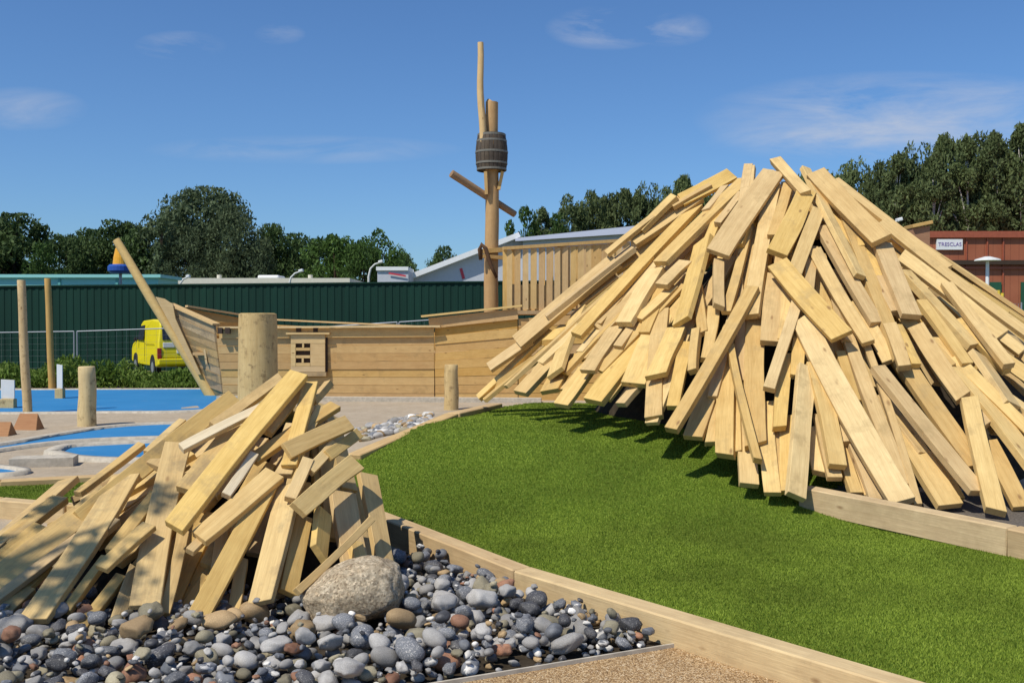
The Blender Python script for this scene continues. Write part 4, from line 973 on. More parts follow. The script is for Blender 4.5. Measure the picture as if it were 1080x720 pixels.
# ------------------------------------------------------------------ wire fence in front of the green fence
def wire_fence(xa, xb, Ya, Yb, za, zb, n, lab):
    A = at(xa, 400, Ya); B = at(xb, 400, Yb)
    for k in range(n):
        f0, f1 = k/n, (k+1)/n; p_ = A.lerp(B, f0); q_ = A.lerp(B, f1); zt0 = za+(zb-za)*f0; zt1 = za+(zb-za)*f1; p_.z = q_.z = 0
        r = empty('wire_fence_panel', p_, 0, lab[k], 'fence panel', 'wire mesh fence panels'); d = q_-p_; d0 = d*0.01; d1 = d*0.99
        mb = MB(); mb.tube([d0+Vector((0,0,-0.05)), d0+Vector((0,0,zt0))], 0.022, 8); mb.build('post', M['steel'], r)
        mb = MB(); mb.tube([d1+Vector((0,0,-0.05)), d1+Vector((0,0,zt1))], 0.022, 8); mb.build('post', M['steel'], r)
        mb = MB(); mb.tube([d0+Vector((0,0,zt0)), d1+Vector((0,0,zt1))], 0.017, 8); mb.build('top_rail', M['steel'], r)
        mb = MB(); m_ = 16
        for i in range(1, m_): 
            c_ = d0.lerp(d1, i/m_); mb.tube([c_+Vector((0,0,0.1)), c_+Vector((0,0,zt0+(zt1-zt0)*i/m_))], 0.0022, 3, cap=False)
        for i in range(1, 8): mb.tube([d0+Vector((0,0,zt0*i/8)), d1+Vector((0,0,zt1*i/8))], 0.0022, 3, cap=False)
        mb.build('wire_mesh', M['steel'], r)
wire_fence(-75, 80, 29.0, 28.5, 1.33, 1.40, 1, ['wire mesh fence panel at left, crossing behind the two wooden poles'])
wire_fence(80, 250, 28.5, 28.5, 1.40, 1.55, 1, ['wire mesh fence panel in front of the yellow van'])
wire_fence(322, 420, 26.5, 26.4, 1.50, 1.66, 1, ['wire mesh fence panel whose rail shows above the ship midships'])
wire_fence(420, 528, 26.4, 26.3, 1.66, 1.84, 1, ['wire mesh fence panel whose rail shows above the ship just left of the mast'])

# ------------------------------------------------------------------ green corrugated fence
def corrugated(p_, q_, zt0, zt1, name, label):
    r = empty(name, p_, 0, label, 'fence'); p_ = Vector(p_); q_ = Vector(q_); d = q_-p_; Ln = d.length; d.normalize(); nn = Vector((d.y,-d.x,0)); vs = []; fs = []
    n = int(Ln/0.25); prof = [(0,0),(0.10,0),(0.125,0.02),(0.225,0.02)]
    cols = []
    for i in range(n):
        for (a_, b_) in prof: cols.append((i*0.25+a_, b_))
    for (a_, b_) in cols:
        f = a_/Ln; base = d*a_ + nn*b_; vs += [base+Vector((0,0,0)), base+Vector((0,0,zt0+(zt1-zt0)*f))]
    fs = [(2*i, 2*i+2, 2*i+3, 2*i+1) for i in range(len(cols)-1)]
    mesh('sheet_panels', vs, fs, M['greenfence'], r)
    mb = MB(); mb.beam(nn*0.02+Vector((0,0,zt0+0.02)), d*Ln+nn*0.02+Vector((0,0,zt1+0.02)), 0.09, 0.05); mb.build('top_trim', M['greenfence'], r)
FA = Vector((-26.0, 35.5, 0)); FB = Vector((9.0, 33.0, 0))
corrugated(FA, FB, 2.86, 3.08, 'green_fence', 'tall dark green corrugated metal fence behind the ship and van')

# ------------------------------------------------------------------ yellow van
van = empty('yellow_van', (0,0,0), 0, 'small yellow panel van seen from behind, parked before the green fence', 'van')
RL = Vector((-10.66, 30.0, 0)); dirf = Vector((-2.16, 3.4, 0)).normalized(); dirr = Vector((dirf.y, -dirf.x, 0))
van.matrix_world = Matrix((dirr, dirf, Vector((0,0,1)))).transposed().to_4x4(); van.matrix_world.translation = RL
bpy.context.view_layer.update()
W = 1.56
def vp(mb, name, m, bev=0.0, parent=None):
    o = mb.build(name, m); o.parent = parent or van
    if bev: bevel(o, bev, 3)
    return o
prof = [(0.02,0.36),(0.0,0.75),(0.03,1.05),(0.10,1.60),(0.22,1.72),(1.2,1.76),(2.45,1.72),(2.68,1.62),(3.05,1.12),(3.58,0.98),(3.76,0.82),(3.78,0.40),(3.4,0.32),(0.3,0.30)]
def prof_ext(prof, x0_, x1_, inset=0.09):
    mb = MB(); n = len(prof); vs = []
    def ins(z): return inset*max(0, (z-1.0)/0.7)
    for xx_, sgn in ((x0_, 1), (x1_, -1)):
        for (y, z) in prof: vs.append((xx_+sgn*ins(z), y, z))
    mb.add(vs, [tuple(range(n)), tuple(reversed(range(n, 2*n)))]+[(i, n+i, n+(i+1)%n, (i+1)%n) for i in range(n)]); return mb
b_ = vp(prof_ext(prof, 0, W), 'body', M['yellow'], 0.05)
bm = bmesh.new(); bm.from_mesh(b_.data); bmesh.ops.recalc_face_normals(bm, faces=bm.faces); bm.to_mesh(b_.data); bm.free()
def rear(x0_, x1_, z0_, z1_, off, name, m, parent=None, bev=0.01):
    def yy_(z): return 0.0+ (0.0 if z < .75 else (0.03*(z-.75)/.3 if z < 1.05 else 0.03+0.07*(z-1.05)/.55))
    mb = MB(); a0_, a1_ = yy_(z0_)-off, yy_(z1_)-off
    mb.add([(x0_,a0_,z0_),(x1_,a0_,z0_),(x1_,a1_,z1_),(x0_,a1_,z1_),(x0_,a0_+off+0.03,z0_),(x1_,a0_+off+0.03,z0_),(x1_,a1_+off+0.03,z1_),(x0_,a1_+off+0.03,z1_)], [(0,1,2,3),(7,6,5,4),(0,4,5,1),(3,2,6,7),(0,3,7,4),(1,5,6,2)])
    return vp(mb, name, m, bev, parent)
door = rear(0.10, W-0.10, 0.60, 1.62, 0.012, 'rear_door', M['yellow'])
rear(0.13, W-0.13, 1.13, 1.56, 0.022, 'rear_window', M['glass'], door)
rear(0.14, 0.48, 0.90, 1.05, 0.022, 'badge_plate', M['panelgrey'], door)
rear(0.54, 1.02, 0.72, 0.84, 0.022, 'number_plate', M['white'], door)
rear(0.52, 1.04, 0.845, 0.90, 0.030, 'plate_lamp_bar', M['blackpl'], door)
rear(-0.03, 0.09, 0.56, 0.88, 0.03, 'tail_lamp', M['redlamp']); rear(W-0.09, W+0.03, 0.56, 0.88, 0.03, 'tail_lamp', M['redlamp'])
rear(0.0, W, 0.38, 0.56, 0.05, 'rear_bumper', M['yellow'], None, 0.03)
for (wy, wx_) in ((0.75, 0.03), (3.15, 0.03), (0.75, W-0.19), (3.15, W-0.19)):
    mb = MB(); mb.tube([(wx_-0.04, wy, 0.28), (wx_+0.17, wy, 0.28)], 0.285, 22); w_ = vp(mb, 'wheel', M['tyre'], 0.02)
    mb = MB(); sx_ = wx_-0.045 if wx_ < 1 else wx_+0.165; mb.tube([(sx_, wy, 0.28), (sx_+0.01, wy, 0.28)], 0.17, 18); vp(mb, 'rim', M['steel'], 0, w_)
    mb = MB(); mb.tube([((-0.012 if wx_ < 1 else W-0.03), wy, 0.34), ((0.03 if wx_ < 1 else W+0.012), wy, 0.34)], 0.335, 22); vp(mb, 'wheel_arch', M['blackpl'], 0)
mb = MB(); mb.add([(0.01,2.05,1.10),(0.01,2.92,1.10),(0.065,2.60,1.55),(0.07,2.05,1.58),(-0.005,2.05,1.10),(-0.005,2.92,1.10),(0.05,2.60,1.55),(0.055,2.05,1.58)], [(0,1,2,3),(7,6,5,4),(0,4,5,1),(1,5,6,2),(2,6,7,3),(3,7,4,0)]); vp(mb, 'side_window', M['glass'])
mb = MB(); mb.box((-0.004,1.85,0.42),(0.004,1.86,1.08)); mb.box((-0.004,0.55,0.985),(0.004,1.80,0.995)); vp(mb, 'door_seam', M['blackpl'])
mb = MB(); mb.box((-0.13,2.75,1.05),(-0.02,2.81,1.18)); vp(mb, 'wing_mirror', M['blackpl'], 0.02)

# ------------------------------------------------------------------ buildings
def bldg(name, label, loc): return empty(name, loc, 0, label, 'building')
def bpart(mb, name, m, r, bev=0):
    o = mb.build(name, m, None, False, r.location); o.location = (0,0,0); o.parent = r
    if bev: bevel(o, bev)
    return o
Y = 42.0; tq = bldg('turquoise_building', 'long low turquoise-clad building rising above the green fence at left', (at(0,0,Y).x-10, Y, 0))
xr = at(165, 0, Y).x; zt = at(0, 290, Y).z
mb = MB(); mb.box((-45, Y, 0), (xr, Y+2.5, zt-0.12)); bpart(mb, 'wall', M['turq'], tq)
mb = MB(); mb.box((-45.1, Y-0.15, zt-0.115), (xr+0.15, Y+2.6, zt+0.02)); bpart(mb, 'roof_trim', M['turq'], tq)
for f in (60, 121):
    mb = MB(); p_ = at(f, 0, Y-0.05).x; mb.box((p_-0.05, Y-0.05, 0), (p_+0.05, Y-0.003, zt-0.13)); bpart(mb, 'downpipe', M['turqd'], tq)
Y = 52.0; cb = bldg('flat_roof_building', 'low cream flat-roofed building in front of the big willow', (at(270,0,Y).x, Y, 0))
zt = at(0, 293.5, Y).z
mb = MB(); mb.box((at(150,0,Y).x, Y, 0), (at(368,0,Y).x, Y+12, zt-0.35)); bpart(mb, 'wall', M['greywall'], cb)
mb = MB(); mb.box((at(150,0,Y).x-0.3, Y-0.3, zt-0.345), (at(369,0,Y).x, Y+12.3, zt)); bpart(mb, 'fascia', M['cream'], cb)
mb = MB(); mb.box((at(265,0,Y).x, Y+1, zt+0.005), (at(288,0,Y).x, Y+2.6, zt+0.22)); bpart(mb, 'skylight', M['white'], cb, 0.08)
for f in (225, 323):
    mb = MB(); p_ = at(f, 0, Y); mb.tube([(p_.x, Y+0.8, zt), (p_.x, Y+0.8, zt+0.22)], 0.12, 10); bpart(mb, 'vent', M['cream'], cb)
# white hall
Y = 56.0; hall = bldg('white_hall', 'white gabled hall with pale grey wall and roof left of the mast', (at(500,0,Y).x, Y, 0))
xl, zl = at(428,0,Y).x, at(0,296,Y).z; xp, zp = at(548,0,Y).x, at(0,250,Y).z; xrr = xp+0.5
mb = MB(); mb.add([(xl,Y,0),(xrr,Y,0),(xrr,Y,zp-.05),(xp,Y,zp),(xl,Y,zl),(xl,Y+30,0),(xrr,Y+30,0),(xrr,Y+30,zp-.05),(xp,Y+30,zp),(xl,Y+30,zl)], [(0,1,2,3,4),(9,8,7,6,5),(0,4,9,5),(1,6,7,2)]); bpart(mb, 'wall', M['greywall'], hall)
mb = MB(); mb.beam((xl-0.6,Y+14.6,zl-0.12), (xp,Y+14.6,zp+0.1), 30.2, 0.28, (0,0,1)); bpart(mb, 'roof', M['white'], hall)
mb = MB(); mb.box((at(405,0,Y).x, Y-3, 0), (at(436,0,Y).x, Y-0.05, at(0,286.5,Y).z-0.1)); bpart(mb, 'porch', M['greywall'], hall)
mb = MB(); mb.box((at(404,0,Y).x, Y-3.1, at(0,286.5,Y).z-0.097), (at(436,0,Y).x, Y-0.02, at(0,286.5,Y).z+0.1)); bpart(mb, 'porch_roof', M['white'], hall)
mb = MB(); mb.beam(at(410,288,Y-3.1), at(428,291,Y-3.1), 0.02, 0.09, (0,0,1)); mb.beam(at(486,283,Y-0.02), at(489,294,Y-0.02), 0.16, 0.02, (0,1,0)); bpart(mb, 'red_stripe', M['redtext'], hall)
# grey roofed shed behind the stern railing
Y = 50.0; gsd = bldg('grey_roof_hall', 'long hall with a grey sheet roof behind the stern railing', (at(620,0,Y).x, Y, 0))
mb = MB(); p0, p1 = at(550,252,Y+6), at(720,236,Y+6); p0 = Vector((at(552,0,Y).x,0,p0.z)); p1 = Vector((at(720,0,Y).x,0,p1.z)); mb.add([(p0.x,Y,0),(p1.x,Y,0),(p1.x,Y,p1.z-.9),(p0.x,Y,p0.z-.6),(p0.x,Y+12,0),(p1.x,Y+12,0),(p1.x,Y+12,p1.z-.9),(p0.x,Y+12,p0.z-.6)], [(0,1,2,3),(7,6,5,4),(0,3,7,4),(1,5,6,2)]); bpart(mb, 'wall', M['greywall'], gsd)
mb = MB(); mb.add([(p0.x-.4,Y-.3,p0.z-.65),(p1.x,Y-.3,p1.z-.95),(p1.x,Y+6,p1.z+.05),(p0.x-.4,Y+6,p0.z+.05),(p0.x-.4,Y+12.3,p0.z-.65),(p1.x,Y+12.3,p1.z-.95)], [(0,1,2,3),(3,2,5,4)]); bpart(mb, 'roof', M['greyroof'], gsd)
# red building at right
def m_redwall():
    m, nt, b = nmat('red_cladding', 0.6, 0.3); tc = N(nt, 'ShaderNodeTexCoord'); sx = N(nt, 'ShaderNodeSeparateXYZ'); L(nt, tc.outputs['Object'], sx.inputs[0])
    nz = N(nt, 'ShaderNodeTexNoise', Scale=0.8, Detail=6.0); L(nt, tc.outputs['Object'], nz.inputs[0])
    rp = ramp(nt, [(0.3, (0.31,0.095,0.045)), (0.7, (0.40,0.135,0.066))]); L(nt, nz.outputs[0], rp.inputs[0])
    fr = math_(nt, 'FRACT', math_(nt, 'MULTIPLY', sx.outputs[0], 2.5)); ln = math_(nt, 'LESS_THAN', fr, 0.08)
    L(nt, mix(nt, math_(nt, 'MULTIPLY', ln, 0.35), rp.outputs[0], (0.10,0.025,0.015)), b.inputs['Base Color']); return m
M['redwall'] = m_redwall(); M['redtrim'] = simple('red_trim', (0.34,0.09,0.045), 0.5)
Y = 46.0; rb = bldg('red_building', 'red clad industrial building with a white sign, right of the large heap', (at(1040,0,Y).x, Y, 0))
zt = at(0,244,Y).z; xl = at(950,0,Y).x
mb = MB(); mb.box((xl, Y, -0.1), (xl+30, Y+16, zt-0.3)); bpart(mb, 'wall', M['redwall'], rb)
mb = MB(); mb.box((xl-0.15, Y-0.15, zt-0.297), (xl+30.15, Y+16.2, zt)); bpart(mb, 'roof_trim', M['redtrim'], rb)
zb_ = at(0,277,Y).z; mb = MB(); mb.box((xl, Y-0.25, zb_-0.10), (xl+30, Y-0.003, zb_+0.10)); bpart(mb, 'canopy_band', M['darkwood_and_shade'], rb)
zb_ = at(0,281,Y).z; mb = MB(); mb.box((xl, Y-0.10, zb_-0.12), (xl+30, Y-0.003, zb_-0.02)); bpart(mb, 'lower_band', M['redtrim'], rb)
for xx_ in (1021, 1043, 1060, 1088): 
    mb = MB(); p_ = at(xx_,0,Y).x; mb.box((p_-0.03, Y-0.06, 0.1), (p_+0.03, Y-0.003, zt-0.31)); bpart(mb, 'downpipe', M['redtrim'], rb)
for xa, xb in ((1026,1036),(1046,1058),(1079,1092)):
    mb = MB(); mb.box((at(xa,0,Y).x, Y-0.07, 0.4), (at(xb,0,Y).x, Y-0.003, at(0,297.5,Y).z)); bpart(mb, 'door', M['darkgreen'], rb)
sg = MB(); s0 = at(987,252.5,Y); s1 = at(1014,263.5,Y); sg.box((s0.x, Y-0.12, s1.z), (s1.x, Y-0.01, s0.z)); sgo = bpart(sg, 'sign', M['white'], rb)
def text_obj(txt, size, loc, rot, m, parent, name='lettering'):
    cu = bpy.data.curves.new(name, 'FONT'); cu.body = txt; cu.size = size; cu.extrude = 0.004; cu.align_x = 'CENTER'; cu.align_y = 'CENTER'
    o = bpy.data.objects.new(name+'_tmp', cu); C.objects.link(o); dg = bpy.context.evaluated_depsgraph_get()
    me = bpy.data.meshes.new_from_object(o.evaluated_get(dg)); bpy.data.objects.remove(o)
    me.materials.clear(); me.materials.append(m); o2 = bpy.data.objects.new(name, me); C.objects.link(o2); o2.parent = parent
    o2.location = loc; o2.rotation_euler = rot; return o2
sc_ = (s0+s1)/2
text_obj('TRESCLAS', 0.24, (sc_.x-rb.location.x, -0.13, sc_.z), (PI/2,0,0), M['bluetext'], sgo)
text_obj('TRE', 0.24, (sc_.x-rb.location.x-0.0, -0.128, sc_.z-10), (PI/2,0,0), M['redtext'], sgo) if False else None
# advertising column / tank in front of it
Y = 40.0; c0 = at(1001,0,Y); pl = empty('white_column', (c0.x, Y, 0), 0, 'white cylindrical column with orange top before the red building', 'column')
mb = MB(); zt = at(0,287,Y).z; mb.tube([(0,0,-0.05),(0,0,zt)], 0.30, 22); mb.build('drum', M['white'], pl, False)
mb = MB(); mb.tube([(0,0,zt),(0,0,zt+0.15)], 0.24, 22); mb.build('cap', M['orangetag'], pl)
mb = MB(); mb.box((0.30,-0.06,-0.02),(0.44,0.08,zt-0.1)); mb.build('side_post', M['bluetext'], pl)
# street lamps
def lamp(x, ytop, Y, hx, label, two=False, hyy=None):
    b_ = at(x, 340, Y); zt = at(0, ytop, Y).z; r = empty('street_lamp', (b_.x, Y, 0), 0, label, 'street lamp', 'street lamps in the background')
    dx = (hx-x)*Y/F
    if two:
        mb = MB(); mb.tube([(0,0,0),(0,0,zt)], [0.09,0.06], 10); mb.build('pole', M['white'], r)
        mb = MB(); mb.tube([(0,0,zt),(0,0,zt+0.06),(0,0,zt+0.16)], [0.48,0.44,0.10], 18); mb.build('lamp_head', M['panelgrey'], r)
    else:
        mb = MB(); mb.tube([(0,0,0),(0,0,zt-0.7),(dx*0.15,0,zt-0.3),(dx*0.5,0,zt-0.08),(dx*0.9,0,zt)], [0.08,0.06,0.05,0.045,0.04], 8); mb.build('pole', M['panelgrey'], r, True)
        mb = MB(); mb.beam((dx*0.8,0,zt+0.02),(dx*1.15,0,zt+0.08), 0.26, 0.14); bevel(mb.build('lamp_head', M['white'], r), 0.03)
lamp(389, 277, 50, 402, 'curved street lamp above the green fence left of the white hall')
lamp(305, 286.5, 50.5, 318, 'low curved street lamp above the cream roof')
lamp(189, 292.5, 50.5, 199, 'small street lamp near the left end of the cream roof')
lamp(932, 233, 40, 948, 'street lamp peeping over the right slope of the large heap')
lamp(1041, 275, 38, 1041, 'white flat-topped street lamp in front of the red building', True)
# orange and blue buoy-like play figure behind the bow spar
Y = 38.0; c0 = at(127, 284, Y); by = empty('play_buoy', (c0.x, Y, 0), 0, 'yellow cone on a blue disc seen behind the bow spar', 'play figure')
mb = MB(); mb.tube([(0,0,0),(0,0,at(0,288,Y).z)], 0.06, 10); mb.build('pole', M['steel'], by)
mb = MB(); z0_ = at(0,288.5,Y).z; mb.tube([(0,0,z0_),(0,0,z0_+0.10),(0,0,z0_+0.27),(0,0,z0_+0.34)], [0.36,0.46,0.46,0.38], 22); mb.build('disc', M['bluep'], by)
mb = MB(); mb.tube([(0,0,z0_+0.34),(0,0,z0_+0.6),(0,0,z0_+0.95),(0,0,z0_+1.02)], [0.28,0.25,0.18,0.10], 20); mb.build('cone', M['orangep'], by)
# sawn timber box behind the heap
Y = 14.5; a = at(963,0,Y).x; b2 = at(984,0,Y).x; tb = empty('timber_post', ((a+b2)/2, Y, 0), 0, 'square dark timber post with pale slanted top behind the large heap', 'post')
w_ = (b2-a)/2*0.86; mb = MB(); za, zb_ = at(0,241,Y).z, at(0,238,Y).z; mb.add([(-w_,0,0),(w_,0,0),(w_,0,zb_),(-w_,0,za),(-w_,.25,0),(w_,.25,0),(w_,.25,zb_),(-w_,.25,za)], [(0,1,2,3),(7,6,5,4),(0,3,7,4),(1,5,6,2)]); mb.build('shaft', M['redwood'], tb)
mb = MB(); mb.beam((-w_*1.15,0.12,za+0.03), (w_*1.2,0.12,zb_+0.05), 0.34, 0.05); bevel(mb.build('cap', M['slat'], tb), 0.006)
# yellow barrier things and a mesh fence in front of the red building
Y = 36.0
r = empty('wire_fence_panel', (at(1010,0,Y).x, Y, 0), 0, 'tall wire mesh fence in front of the red building', 'fence panel', 'wire mesh fence panels')
mb = MB()
for i in range(60):
    mb.tube([(i*0.12,0,0.05),(i*0.12,0,2.35)], 0.006, 3, cap=False)
for i in range(10): mb.tube([(0,0,0.1+i*0.25),(7.1,0,0.1+i*0.25)], 0.006, 3, cap=False)
mb.build('wire_mesh', M['steel'], r)
for i in range(4): mb = MB(); mb.tube([(i*2.4,0.02,0),(i*2.4,0.02,2.4)], 0.03, 8); mb.build('post', M['steel'], r)
for k, (xx_, hh_) in enumerate(((1053,306),(1057,309))):
    mb = MB(); p_ = at(xx_, 330, 34.5); mb.tube([(0,0,0),(0,0,at(0,hh_,34.5).z)], 0.055, 10); o = mb.build('marker_post', M['pipe']); o.location = (p_.x,34.5,0)
    tag(o, ['taller yellow marker post behind the mesh fence','shorter yellow marker post behind the mesh fence'][k], 'marker post', 'yellow marker posts')

# ------------------------------------------------------------------ trees
def crown_mesh(seed, w, h, nclump, nleaf, ls, shape='round', m=None, low=0.0):
    rg = np.random.default_rng(seed); cl = []
    tries = 0
    while len(cl) < nclump and tries < 20000:
        tries += 1
        f = rg.random(); a = rg.random()*2*PI
        if shape == 'round': rr = math.sqrt(max(0, 1-(2*f-1)**2))**0.8
        elif shape == 'cone': rr = (1-f)**0.7*0.95+0.05
        elif shape == 'full': rr = (0.75+0.25*math.sin(PI*f))*(1 if f < .7 else math.sqrt(max(0, 1-((f-.7)/.32)**2)))
        else: rr = (0.55+0.45*math.sin(PI*min(1, f*1.15)))*(1 if f < .85 else (1-f)/.15)
        r = rr*(0.35+0.65*math.sqrt(rg.random()))
        x, y, z = math.cos(a)*r*w/2, math.sin(a)*r*w/2, low+f*(h-low)
        lump = 1+0.25*mnoise.noise(Vector((x*.35, y*.35, z*.35+seed)))
        cl.append((x*lump, y*lump, z, (0.13+0.11*rg.random())*min(w, h)*(1.1-0.4*f)))
    cl = np.array(cl); per = nleaf//len(cl)
    ci = np.repeat(np.arange(len(cl)), per); n = len(ci)
    d = rg.normal(size=(n,3)); d /= np.linalg.norm(d, axis=1)[:,None]; rad = (0.55+0.5*rg.random(n))**1.0
    p = cl[ci,:3]+d*rad[:,None]*cl[ci,3][:,None]*np.array([1,1,0.75]); p[:,2] = np.clip(p[:,2], 0.3, h*1.05)
    u = rg.normal(size=(n,3)); u /= np.linalg.norm(u, axis=1)[:,None]; v = np.cross(u, rg.normal(size=(n,3))); v /= np.linalg.norm(v, axis=1)[:,None]
    s = ls*(0.6+0.8*rg.random(n))[:,None]; q = np.stack([p-u*s*1.3, p-v*s*.55, p+u*s*1.3, p+v*s*.55], 1)
    me = bpy.data.meshes.new('crown'); k = 4; nn = n
    me.vertices.add(nn*k); me.vertices.foreach_set('co', q.reshape(-1)); me.loops.add(nn*k); me.loops.foreach_set('vertex_index', np.arange(nn*k, dtype=np.int32))
    me.polygons.add(nn); me.polygons.foreach_set('loop_start', np.arange(0, nn*k, k, dtype=np.int32))
    me.materials.append(m); me.update(calc_edges=True); return me, cl
def trunk_mesh(seed, h, r, cl, m, lean=0.0, nb=7):
    rg = random.Random(seed); mb = MB(); pts = [Vector((lean*math.sin(i*0.8+seed)*0.3, lean*math.cos(i+seed)*0.3, h*0.92*i/7)) for i in range(8)]
    mb.tube(pts, [r*(1-0.11*i) for i in range(8)], 8)
    for k in range(nb):
        c = cl[rg.randrange(len(cl))]; f = max(0.25, min(0.8, c[2]/h*0.75)); i = f*7/0.92*0.92; j = min(6, int(i)); s_ = pts[j].lerp(pts[j+1], i-j)
        e = Vector(c[:3]); mid = s_.lerp(e, .5)+Vector((0,0,0.3)); mb.tube([s_, mid, e], [r*0.4, r*0.25, r*0.08], 5)
    me = bpy.data.meshes.new('trunk'); me.from_pydata([tuple(v) for v in mb.v], [], mb.f); me.materials.append(m); me.polygons.foreach_set('use_smooth', [True]*len(me.polygons)); return me
PR = {}
def proto(key, *a, trunk='bark', tr=0.2, **k):
    lst = []
    for s_ in range(3):
        cm, cl = crown_mesh(100+hash_(key)+s_*7, *a, **k); tm = trunk_mesh(s_, a[1], tr, cl, M[trunk], 0.8 if trunk == 'birch' else .4); lst.append((cm, tm))
    PR[key] = (lst, a[0], a[1])
def hash_(s_): return sum(ord(c)*(i+1) for i, c in enumerate(s_)) % 97
proto('dark', 6.0, 7.5, 80, 11000, 0.13, m=M['leafdark'], shape='round', low=0.5)
proto('mid', 5.0, 6.5, 60, 9000, 0.12, m=M['leafmid'], shape='round', low=0.3)
proto('willow', 8.5, 10.0, 130, 20000, 0.13, m=M['leafgrey'], shape='round', low=0.5)
proto('birch', 4.6, 13.0, 80, 10000, 0.14, m=M['leafolive'], shape='tall', low=6.0, trunk='birch', tr=0.25)
proto('poplar', 3.0, 8.0, 36, 3000, 0.13, m=M['leafgrey'], shape='cone', low=0.5)
proto('wooddark', 6.5, 10.0, 90, 12000, 0.15, m=M['leafolive'], shape='full', low=1.0, trunk='bark', tr=0.18)
tcount = [0]
def tree(key, x, ytop, wpx, Y, label, group, name='tree'):
    lst, w, h = PR[key]; cm, tm = lst[tcount[0] % 3]; tcount[0] += 1
    b_ = at(x, 340, Y); H_ = at(0, ytop, Y).z; sc_ = wpx*(1.25 if key != 'wooddark' else 1.15)*Y/F/w
    r = empty(name, (b_.x, Y, 0), random.uniform(0, 6), label, 'tree', group); r.scale = (sc_, sc_, H_/h)
    for nm, me in (('crown', cm), ('trunk', tm)):
        o = bpy.data.objects.new(nm, me); C.objects.link(o); o.parent = r
# left wood
gl = 'trees behind the green fence at left'
LT = [('dark',-30,232,90,62),('dark',18,233,70,60),('mid',45,262,40,56),('dark',72,254,50,60),('dark',95,248,60,64),('dark',128,240,60,63),('poplar',172,231,24,58),('dark',150,246,50,62),
      ('willow',216,207,88,62),('willow',248,224,56,60),('willow',196,246,50,59),('dark',285,243,46,64),('dark',310,253,48,66),('mid',352,252,52,62),('dark',335,258,40,68),('mid',400,247,46,64),('mid',383,259,36,60),('dark',425,272,34,68),('dark',-70,228,80,62),('dark',468,265,30,90)]
PL = [('dark green','at the far left edge of the wood'),('dark green','rising at the left frame edge behind the turquoise building'),('lighter green','low in the gap at left above the turquoise building'),('dark low','left of the tip of the bow spar'),('dark round','directly left of the bow spar tip'),('dark round','behind the top of the bow spar'),('narrow pointed','just left of the big willow'),('dark','between bow spar and big willow'),
      ('very large grey-green willow-like','tallest of the left wood'),('grey-green','forming the right shoulder of the big willow'),('low grey-green','at the left foot of the big willow'),('dark','right of the big willow'),('dark low','above the cream roof'),('bright green bushy','above the cream roof vent'),('dark low','behind the bright bushy tree'),('bright green round','behind the curved street lamp'),('smaller green','left beside the curved street lamp'),('low dark','just left of the white hall'),('dark tall','beyond the left frame edge'),('small lone dark','above the roof slope of the white hall')]
for (k, x, yt, w_, Y), (a_, b_) in zip(LT, PL): tree(k, x, yt, w_, Y, f'{a_} tree {b_}', gl)
# low dark hedge behind the left trees so no sky shows under the crowns
gm = 'trees between mast and large heap'
MT = [('mid',552,226,40,80,'light green young tree just right of the mast'),('birch',572,222,26,84,'thin grey tree right of the light young tree behind the railing'),('wooddark',600,212,40,84,'dark tree with forked top above the grey roof, left of centre'),('wooddark',628,208,40,86,'dark rounded tree above the middle of the grey roof'),('wooddark',655,206,40,86,'dark broad tree at the right end of the grey roof'),
      ('wooddark',682,200,38,85,'dark tree just left of the heap slope'),('wooddark',706,204,34,84,'dark tree half hidden by the upper left heap slope'),('wooddark',724,192,36,82,'tallest dark tree touching the left heap slope'),('wooddark',750,200,36,82,'dark tree behind the upper left boards of the heap'),('mid',588,232,30,80,'low green tree above the left end of the grey roof')]
for k, x, yt, w_, Y, lb_ in MT: tree(k, x, yt, w_, Y, lb_, gm)
gr_ = 'trees of the wood behind the red building'
RTs = [('wooddark',872,186,44,64),('wooddark',900,176,46,66),('wooddark',925,178,44,64),('birch',946,166,34,58),('wooddark',965,160,46,66),('birch',985,168,32,57),('wooddark',1000,150,46,66),('birch',1018,150,36,58),('wooddark',1035,150,50,67),('birch',1047,144,38,58),('wooddark',1062,158,46,66),('birch',1076,138,40,58),('wooddark',1098,140,50,64),('birch',1120,138,40,62),('wooddark',1150,140,60,64),
       ('wooddark',890,205,50,70),('wooddark',935,205,50,70),('wooddark',975,200,50,70),('wooddark',1020,200,50,70),('wooddark',1060,195,60,70),('wooddark',845,190,40,66)]
for i, (k, x, yt, w_, Y) in enumerate(RTs):
    o_ = sorted(range(len(RTs)), key=lambda j: RTs[j][1]).index(i)+1
    a_ = 'pale-trunked birch' if k == 'birch' else 'dark dense tree'
    tree(k, x, yt, w_, Y, f'{a_}, {ordw(o_)} from left in the wood behind the red building', gr_)
cm_, cl_ = crown_mesh(5, 1.6, 5.9, 14, 800, 0.05, m=M['leafmid'], shape='round', low=4.2); tm_ = trunk_mesh(3, 6.0, 0.09, cl_, M['bark'], 0.2)
r = empty('tree', (-5.1, 3.2, 0), 0, 'slender young tree just outside the left edge, dappling the small heap with shade', 'tree')
for nm, me in (('crown', cm_), ('trunk', tm_)):
    o = bpy.data.objects.new(nm, me); C.objects.link(o); o.parent = r
